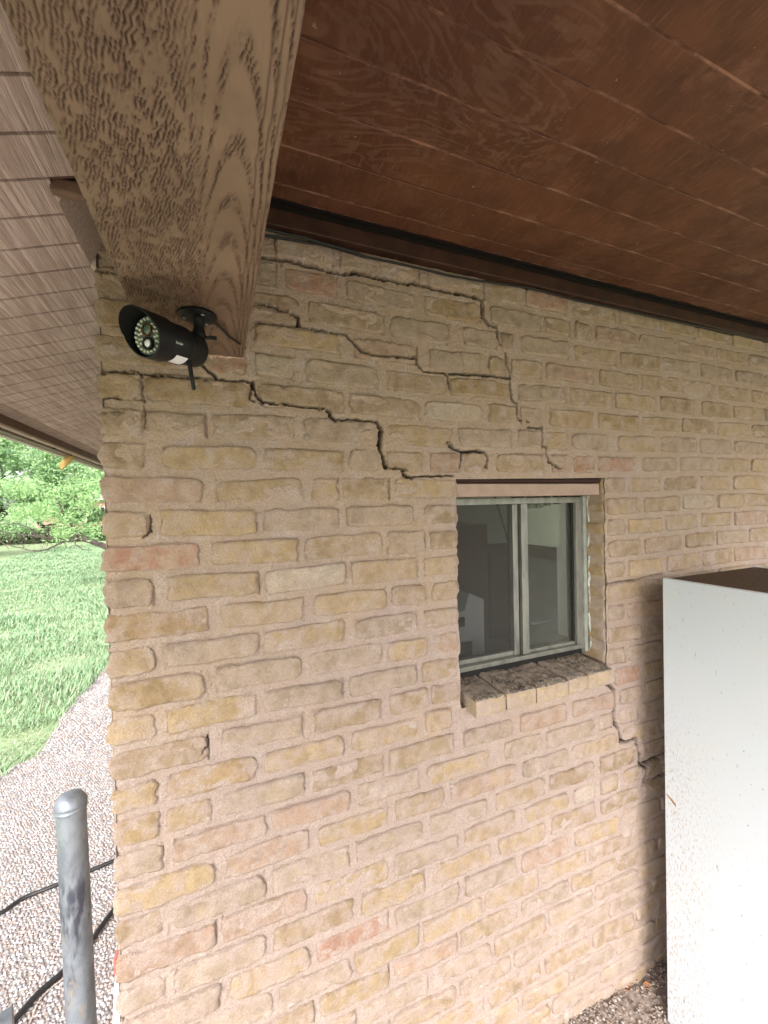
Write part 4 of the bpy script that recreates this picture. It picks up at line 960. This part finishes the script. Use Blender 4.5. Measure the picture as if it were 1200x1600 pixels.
# stucco gusset and blocking between soffit and brick corner
gus = empty('soffit_gusset', (X0, .85, .48), label='small rough triangular panel closing the gap beside the brick corner under the eave', cat='panel')
MB().prism([(X0-.0068, .500), (X0+.046, .605), (X0+.046, .612), (X0-.0068, .512)], .815, .9955).build('slanted_panel', M_STUCCO, gus)
MB().prism([(1.0, .50), (1.3, .50), (1.3, .628), (1.03, .628), (1.0, .628)], X0-.0068, X0+.002, axis='x').build('panel', M_STUCCO, gus)
MB().box(X0+.044, X0+.052, .815, .9955, .600, .606).build('upper_edge', M_BLOCK, gus)
MB().box(X0-.010, BX0-.001, .786, .802, .501, .522, bev=.003).build('wood_block', M_BLOCK, None, label='short brown wood block wedged between soffit and beam', cat='block')
MB().box(X0-.02, BX0+.004, .8025, 1.3, .6285, .638).build('soffit_infill', M_FASCIA, sof)

# dry leaf caught on a thread at the gutter
lv = empty('dry_leaf', tuple(P3(105, 715, 2.3)), label='yellow dry leaf dangling from a thread under the gutter', cat='leaf')
ln_ = P3(110, 710, 2.2); bmv = MB(); nL = 9
pa, pb = P3(115, 706, 2.25), P3(93, 734, 2.25); ax_ = pb-pa; sd_ = ax_.cross(Vector(ray(104, 720))).normalized()*.019
Lr = []
for i in range(nL):
    t_ = i/(nL-1); w_ = math.sin(math.pi*min(1, t_*.95+.04))**.8; c_ = pa+ax_*t_+Vector((0, .006*math.sin(t_*5), 0))
    Lr.append((bmv.bm.verts.new(c_-sd_*w_), bmv.bm.verts.new(c_+Vector((0, .004, .002))), bmv.bm.verts.new(c_+sd_*w_)))
for a, b_ in zip(Lr, Lr[1:]):
    bmv.bm.faces.new((a[0], a[1], b_[1], b_[0])); bmv.bm.faces.new((a[1], a[2], b_[2], b_[1]))
bo = bmv.build('blade', M_DRY, lv, smooth=True); sm_ = bo.modifiers.new('thickness', 'SOLIDIFY'); sm_.thickness = .0012
g0 = P3(96, 697, 2.25); MB().tube([g0, P3(92, 706, 2.25), P3(84, 713, 2.25), P3(76, 720, 2.25)], .0012, 5).build('twig', M_GUTTER, lv)
MB().tube([P3(110, 700, 2.25), pa], .0008, 4).build('stalk', M_DRY, lv)

# ------------------------------------------------------------------ security camera under the beam
cam_root = empty('security_camera', (-.029, .80, BZ), label='black bullet security camera with ring of infrared lights hanging under the beam', cat='security camera')
front = P3(222, 514, 1)*0; 
def at_depth(px, py, d):
    return Vector(ray(px, py)*d)
Fp = at_depth(223, 521, .622); Bp = at_depth(289, 543, .700)
axis = (Fp-Bp).normalized()                                   # pointing where the camera looks
up = Vector((0, 0, 1)); side = up.cross(axis).normalized(); up = axis.cross(side).normalized()
L_ = .108; c0 = Fp - axis*L_
def frame(o): return Matrix(((side.x, up.x, axis.x, o.x), (side.y, up.y, axis.y, o.y), (side.z, up.z, axis.z, o.z), (0, 0, 0, 1)))
Mb = frame(c0); RB = .0315
MB().lathe([(0, -.004), (.020, -.004), (.0262, -.001), (.0285, .004), (.0290, .030), (.0290, .034), (.0300, .0345), (.0312, .036), (.0315, .040), (.0315, .094), (.0300, .096), (0, .096)], Mb, 48).build('housing', M_BLACK, cam_root, smooth=True)
# sun hood: longer at the top, open at the bottom
hb = MB(); nseg = 48; ro, ri = .0345, .0325
def hood_end(a): return L_+.004+.018*max(0, math.sin(a))**.8 - .010*max(0, -math.sin(a))
rows = []
for k in range(nseg):
    a = 2*math.pi*k/nseg; c_, s_ = math.cos(a), math.sin(a); e_ = hood_end(a)
    rows.append([hb.bm.verts.new(Mb @ Vector((r_*c_, r_*s_, z_))) for r_, z_ in ((ri, .078), (ro, .078), (ro, .090), (ro, e_-.001), (ro-.001, e_), (ri, e_), (ri, .098))])
for k in range(nseg):
    a, b_ = rows[k], rows[(k+1) % nseg]
    for i in range(7): hb.bm.faces.new((a[i], b_[i], b_[(i+1) % 7], a[(i+1) % 7]))
hb.build('sun_hood', M_BLACK, cam_root, smooth=True)
fz = .0962
fp_ = MB().lathe([(0, fz), (.0285, fz), (.0285, fz+.0015), (0, fz+.0015)], Mb, 40).build('led_board', M_PCB, cam_root)
def disc(name, m, ox, oy, r, z0, z1, parent=None, prof=None):
    Mx = Mb @ Matrix.Translation((ox, oy, 0)); mb = MB(); mb.lathe(prof or [(0, z0), (r, z0), (r, z1), (0, z1)], Mx, 24)
    return mb.build(name, m, parent or cam_root, smooth=True)
rg = MB()
def ringp(mb, ox, oy, r0, r1, z0, z1): mb.lathe([(r0, z0), (r1, z0), (r1, z1), (r0, z1), (r0, z0)], Mb @ Matrix.Translation((ox, oy, 0)), 24)
ringp(rg, 0, .0085, .0078, .0098, fz+.0015, fz+.0045); rg.build('lens_ring', M_COPPER, cam_root, smooth=True)
disc('lens', M_LENS, 0, .0085, .0076, 0, 0, prof=[(0, fz+.0016), (.0077, fz+.0016), (.0077, fz+.0028), (.005, fz+.0040), (0, fz+.0046)])
rg = MB(); ringp(rg, 0, -.0125, .0066, .0098, fz+.0015, fz+.0060); rg.build('sensor_ring', M_BLACK, cam_root, smooth=True)
disc('motion_sensor', M_WHITEP, 0, -.0125, .0065, 0, 0, prof=[(0, fz+.0016), (.0065, fz+.0016), (.0062, fz+.0045), (.004, fz+.0072), (0, fz+.0082)])
li = 0
for rr_, nn in ((.0245, 22), (.0185, 16), (.0135, 10)):
    for k in range(nn):
        a = 2*math.pi*(k+.5*(rr_ < .02))/nn; ox, oy = rr_*math.cos(a), rr_*math.sin(a)
        if math.hypot(ox, oy-.0085) < .0118 or math.hypot(ox, oy+.0125) < .0118: continue
        disc('infrared_light', M_LED, ox, oy, .0019, 0, 0, prof=[(0, fz+.0016), (.0020, fz+.0016), (.0019, fz+.0032), (.0012, fz+.0042), (0, fz+.0046)])
# badge printed on the side: mark and wordmark, wrapped round the housing
tc_ = bpy.data.curves.new('wordmark', 'FONT'); tc_.body = 'defender'; tc_.size = .0060; tc_.extrude = 0.0; tc_.resolution_u = 3
to_ = bpy.data.objects.new('tmp', tc_); COL.objects.link(to_); bpy.context.view_layer.update()
tm = bpy.data.meshes.new_from_object(to_.evaluated_get(bpy.context.evaluated_depsgraph_get())); bpy.data.objects.remove(to_)
# viewer side of the housing: azimuth on the barrel that faces the photographer
tocam = -(Mb @ Vector((0, 0, .07))); lx, ly = tocam.dot(side), tocam.dot(up); A0 = math.atan2(ly, lx)
def wrap(u, v, lift=.0003):
    """u along the barrel from front to back, v around it"""
    a = A0+.12+ (v/RB)*WS; r_ = RB+lift; return Mb @ Vector((r_*math.cos(a), r_*math.sin(a), .090-u))
WS = 1 if (side*math.cos(A0+.1)+up*math.sin(A0+.1)).z > (side*math.cos(A0)+up*math.sin(A0)).z else -1
for v in tm.vertices: v.co = wrap(v.co.x*.95+.0085, v.co.y*.95-.002)
link('wordmark', tm, M_PRINT, cam_root)
mk = MB()
def strip(pts, w_=.0004):
    for (a, b_), (c_, d_) in zip(pts, pts[1:]):
        L2 = math.hypot(c_-a, d_-b_); nx_, ny_ = -(d_-b_)/L2*w_, (c_-a)/L2*w_
        mk.bm.faces.new([mk.bm.verts.new(wrap(p, q)) for p, q in ((a+nx_, b_+ny_), (a-nx_, b_-ny_), (c_-nx_, d_-ny_), (c_+nx_, d_+ny_))])
strip([(.002, .0035), (.0035, .0045), (.0055, .0045), (.007, .0035), (.007, .0005), (.0045, -.003), (.002, .0005), (.002, .0035)])
strip([(.0035, .0025), (.0055, .0025), (.0055, .0005), (.0045, -.0008), (.0035, .0005), (.0035, .0025)])
mk.build('shield_mark', M_PRINT, cam_root)
# label under the body
lb = MB(); gridv = []
ab = math.atan2(-1, .35*lx/abs(lx) if lx else .3)
for i in range(9):
    a = ab+(-.35+.7*i/8); gridv.append([lb.bm.verts.new(Mb @ Vector(((RB+.0003)*math.cos(a), (RB+.0003)*math.sin(a), z_))) for z_ in (.042, .066)])
for a, b_ in zip(gridv, gridv[1:]): lb.bm.faces.new((a[0], a[1], b_[1], b_[0]))
lb.build('rating_label', M_WHITEP, cam_root)
# aerial
a0 = at_depth(295, 563, .690); a1 = at_depth(303, 609, .690)
MB().tube([a0+Vector((0, 0, .012)), a0, a0.lerp(a1, .5), a1.lerp(a0, .03), a1], [.0042, .0040, .0036, .0034, .0022], 12).build('aerial', M_BLACK, cam_root, smooth=True)
# mount: disc on the beam, stem, knuckle, wing screw
mc_ = Vector(ray(309, 491)); mc_ = mc_*(BZ/mc_.z); mc_ = Vector((mc_.x, mc_.y, BZ))
MB().lathe([(0, 0), (.031, 0), (.032, -.002), (.032, -.005), (.027, -.0085), (.012, -.0095), (0, -.0095)], Matrix.Translation(mc_), 40).build('mount_plate', M_BLACK, cam_root, smooth=True)
joint = mc_+Vector((.002, .002, -.040))
MB().lathe([(.0105, -.009), (.0095, -.016), (.0085, -.024), (.0105, -.030), (.0115, -.036), (.0105, -.046), (.006, -.050), (0, -.051)], Matrix.Translation(mc_+Vector((.001, 0, 0))), 24).build('stem', M_BLACK, cam_root, smooth=True)
MB().tube([mc_+Vector((0, 0, -.042)), c0+axis*.018+up*.020], [.0085, .0100], 14).build('knuckle', M_BLACK, cam_root, smooth=True)
ws = MB(); wc = mc_+Vector((.010, -.004, -.041))
ws.tube([wc, wc+Vector((.012, -.002, 0))], .0028, 8); ws.box(wc.x+.008, wc.x+.020, wc.y-.0045, wc.y-.0015, wc.z-.0035, wc.z+.0035, bev=.001); ws.build('wing_screw', M_BLACK, cam_root)
for k in range(3):
    a = k*2.1+.9; p_ = mc_+Vector((.022*math.cos(a), .022*math.sin(a), 0)); MB().lathe([(0, -.0098), (.0026, -.0098), (.0032, -.0082), (.0032, -.006)], Matrix.Translation(p_), 12).build('screw', M_GALV, cam_root, smooth=True)
def lead(pp, r_, nm, lab):
    MB().tube(pp, r_, 8).build(nm, M_RUBBER, None, smooth=True, label=lab, cat='cable')
b1_ = mc_+Vector((.024, .004, -.006))
def under(px, py, dz): v = Vector(ray(px, py)); v = v*((BZ-dz)/v.z); return v
lead([b1_, under(345, 512, .008), under(358, 526, .006), under(372, 536, .006), Vector((*[on_wall(382, 541, .985)[0]], .985, on_wall(382, 541, .985)[1])), Vector((on_wall(384, 545)[0], 1.01, on_wall(384, 545)[1]))], .0024, 'camera_cable', 'thin black lead from the camera mount to the wall corner of the beam')

# ------------------------------------------------------------------ white cabinet at the right
cab = empty('white_cabinet', (1.59, .5, GZ), label='scuffed white laminate cabinet standing before the brick wall at the right', cat='cabinet')
CX, CY, CZT = 1.332, .888, -.2545
t_ = .016
MB().box(CX, CX+t_, .20, CY, GZ+.012, CZT, bev=.0008, seg=1).build('side_panel', M_LAM, cab)
MB().box(CX+.515-t_, CX+.515, .20, CY, GZ+.012, CZT, bev=.0008, seg=1).build('side_panel', M_LAM, cab)
MB().box(CX+t_+.0005, CX+.515-t_-.0005, .21, CY-.004, CZT-.020, CZT-.002, bev=.001, seg=1).build('top_panel', M_CHIP, cab)
MB().box(CX+t_+.0005, CX+.515-t_-.0005, CY-.003, CY, GZ+.03, CZT-.021).build('back_panel', M_LAM, cab)
MB().box(CX+t_+.0005, CX+.515-t_-.0005, .201, .2095, GZ+.03, CZT-.003).build('door', M_LAM, cab)
MB().box(CX+t_+.0005, CX+.515-t_-.0005, .21, CY-.004, GZ+.012, GZ+.0295).build('bottom_panel', M_CHIP, cab)
v_ = ray(1048, 1250); v_ = Vector(v_*(CX/v_[0]))
MB().prism([(v_.y-.017, v_.z-.012), (v_.y+.012, v_.z+.008), (v_.y+.014, v_.z+.013), (v_.y-.004, v_.z+.006), (v_.y-.016, v_.z-.004)], CX-.0008, CX+.0005, axis='x').build('chipped_spot', M_RUST, cab)

# ------------------------------------------------------------------ fence post, hoses and small things
pd = .93; pt = Vector(ray(110, 1240)); pt = pt*(pd/(pt@Vector(_f)))
post = empty('fence_post', (pt.x, pt.y, GZ), label='grey galvanised fence post with domed cap beside the brick corner', cat='post')
PR = .0285
tilt = Vector((.012, 0, -1)).normalized()
base_ = pt+tilt*((pt.z-GZ)/1.0)
MB().tube([pt+tilt*.03, pt+tilt*.2, pt+tilt*.5, pt+tilt*.8, base_], PR, 40).build('pipe', M_GALV, post, smooth=True)
MB().lathe([(PR-.001, -.036), (PR+.0022, -.036), (PR+.0028, -.030), (PR+.0014, -.028), (PR+.0012, -.024), (PR+.0030, -.022), (PR+.0030, -.020), (PR*.97, -.012), (PR*.8, -.004), (PR*.45, .0010), (0, .0025)], Matrix.Translation(pt), 40).build('cap', M_GALV, post, smooth=True)
def hose(pp, r_, lab, m=M_HOSE, nm='garden_hose', grp='hoses on the pebble walkway'):
    P = [on_level(x, y, GZ+.004+r_) for x, y in pp]; out = []
    for i in range(len(P)-1):
        p0, p1, p2, p3 = P[max(i-1, 0)], P[i], P[i+1], P[min(i+2, len(P)-1)]
        for t in np.linspace(0, 1, 7)[:-1]:
            t = float(t); out.append(.5*((2*p1)+(p2-p0)*t+(2*p0-5*p1+4*p2-p3)*t*t+(3*p1-p0-3*p2+p3)*t**3))
    out.append(P[-1]); MB().tube(out, r_, 10).build(nm, m, None, smooth=True, label=lab, cat='hose' if m is M_HOSE else 'wire', group=grp)
hose([(-420, 1560), (-200, 1500), (-60, 1452), (0, 1427), (35, 1404), (85, 1384), (130, 1365), (175, 1346), (212, 1330)], .0085, 'black hose crossing behind the fence post, the farther of the two')
hose([(-260, 1840), (-120, 1745), (-20, 1640), (20, 1597), (60, 1552), (98, 1519), (135, 1480), (160, 1445), (180, 1420), (205, 1402)], .0105, 'thicker black hose running diagonally to the brick corner, the nearer of the two')
hose([(30, 1640), (50, 1590), (62, 1562), (82, 1542), (100, 1528)], .002, 'thin pale wire lying beside the nearer hose', m=M_EDGE, nm='pale_wire', grp='wires on the pebble walkway')
q_ = on_level(171, 1512, GZ)
rb = MB(); rb.box(q_.x+.022, q_.x+.21, q_.y-.045, q_.y+.045, GZ, GZ+.058, bev=.005, seg=2)
rb.build('red_brick', plain('red_clay', (0.36, 0.12, 0.09), 0.8, var=0.2), None, label='small red clay brick lying on the pebbles behind the wall corner', cat='brick')
ws = MB(); w0 = on_wall(180, 1490, 1.0); 
x_a = X0-.0085
ws.prism([(X0-.0085, -.985), (X0-.0015, -.985), (X0-.0015, GZ), (X0-.040, GZ), (X0-.030, -1.30), (X0-.018, -1.12)], 1.012, 1.034)
ws.build('white_strip', plain('white_trim', (.70, .69, .66), .5, var=.1), None, label='white trim strip fixed to the side of the brick corner low down', cat='trim')
# galvanised rail end at the bottom edge
g1 = on_level(-10, 1640, GZ); gp = Vector(ray(2, 1606)); gp = gp*(.80/gp.length)
gr = empty('gate_rail', (gp.x, gp.y, GZ), label='dark grey pipe rail end just entering at the bottom left corner', cat='rail')
MB().tube([gp+Vector((.006, .01, -.012)), gp+Vector((-.3, -.1, -.03))], .017, 20).build('rail', M_GALV, gr, smooth=True)
MB().tube([gp+Vector((-.3, -.1, -.03)), Vector((gp.x-.3, gp.y-.1, GZ-.02))], .02, 16).build('upright', M_GALV, gr, smooth=True)
# orange dry leaves at the wall foot
for i, (px, py) in enumerate(((982, 1546), (1010, 1543))):
    q_ = on_level(px, py, GZ+.035); m_ = MB()
    vs_ = [m_.bm.verts.new(q_+Vector((math.cos(a)*.016, math.sin(a)*.010, .004*math.sin(2*a)+.006))) for a in np.linspace(0, 5.6, 8)]; c_ = m_.bm.verts.new(q_+Vector((0, 0, .002)))
    for k in range(8): m_.bm.faces.new((vs_[k], vs_[(k+1) % 8], c_))
    o_ = m_.build('fallen_leaf', plain('orange_leaf', (.36, .15, .05), .8, var=.3), None, label=['orange brown leaf on the dirt, the left of the two by the wall', 'orange brown leaf on the dirt, the one nearer the cabinet'][i], cat='leaf')
    o_.modifiers.new('thickness', 'SOLIDIFY').thickness = .001
# web crumbs caught on the cable
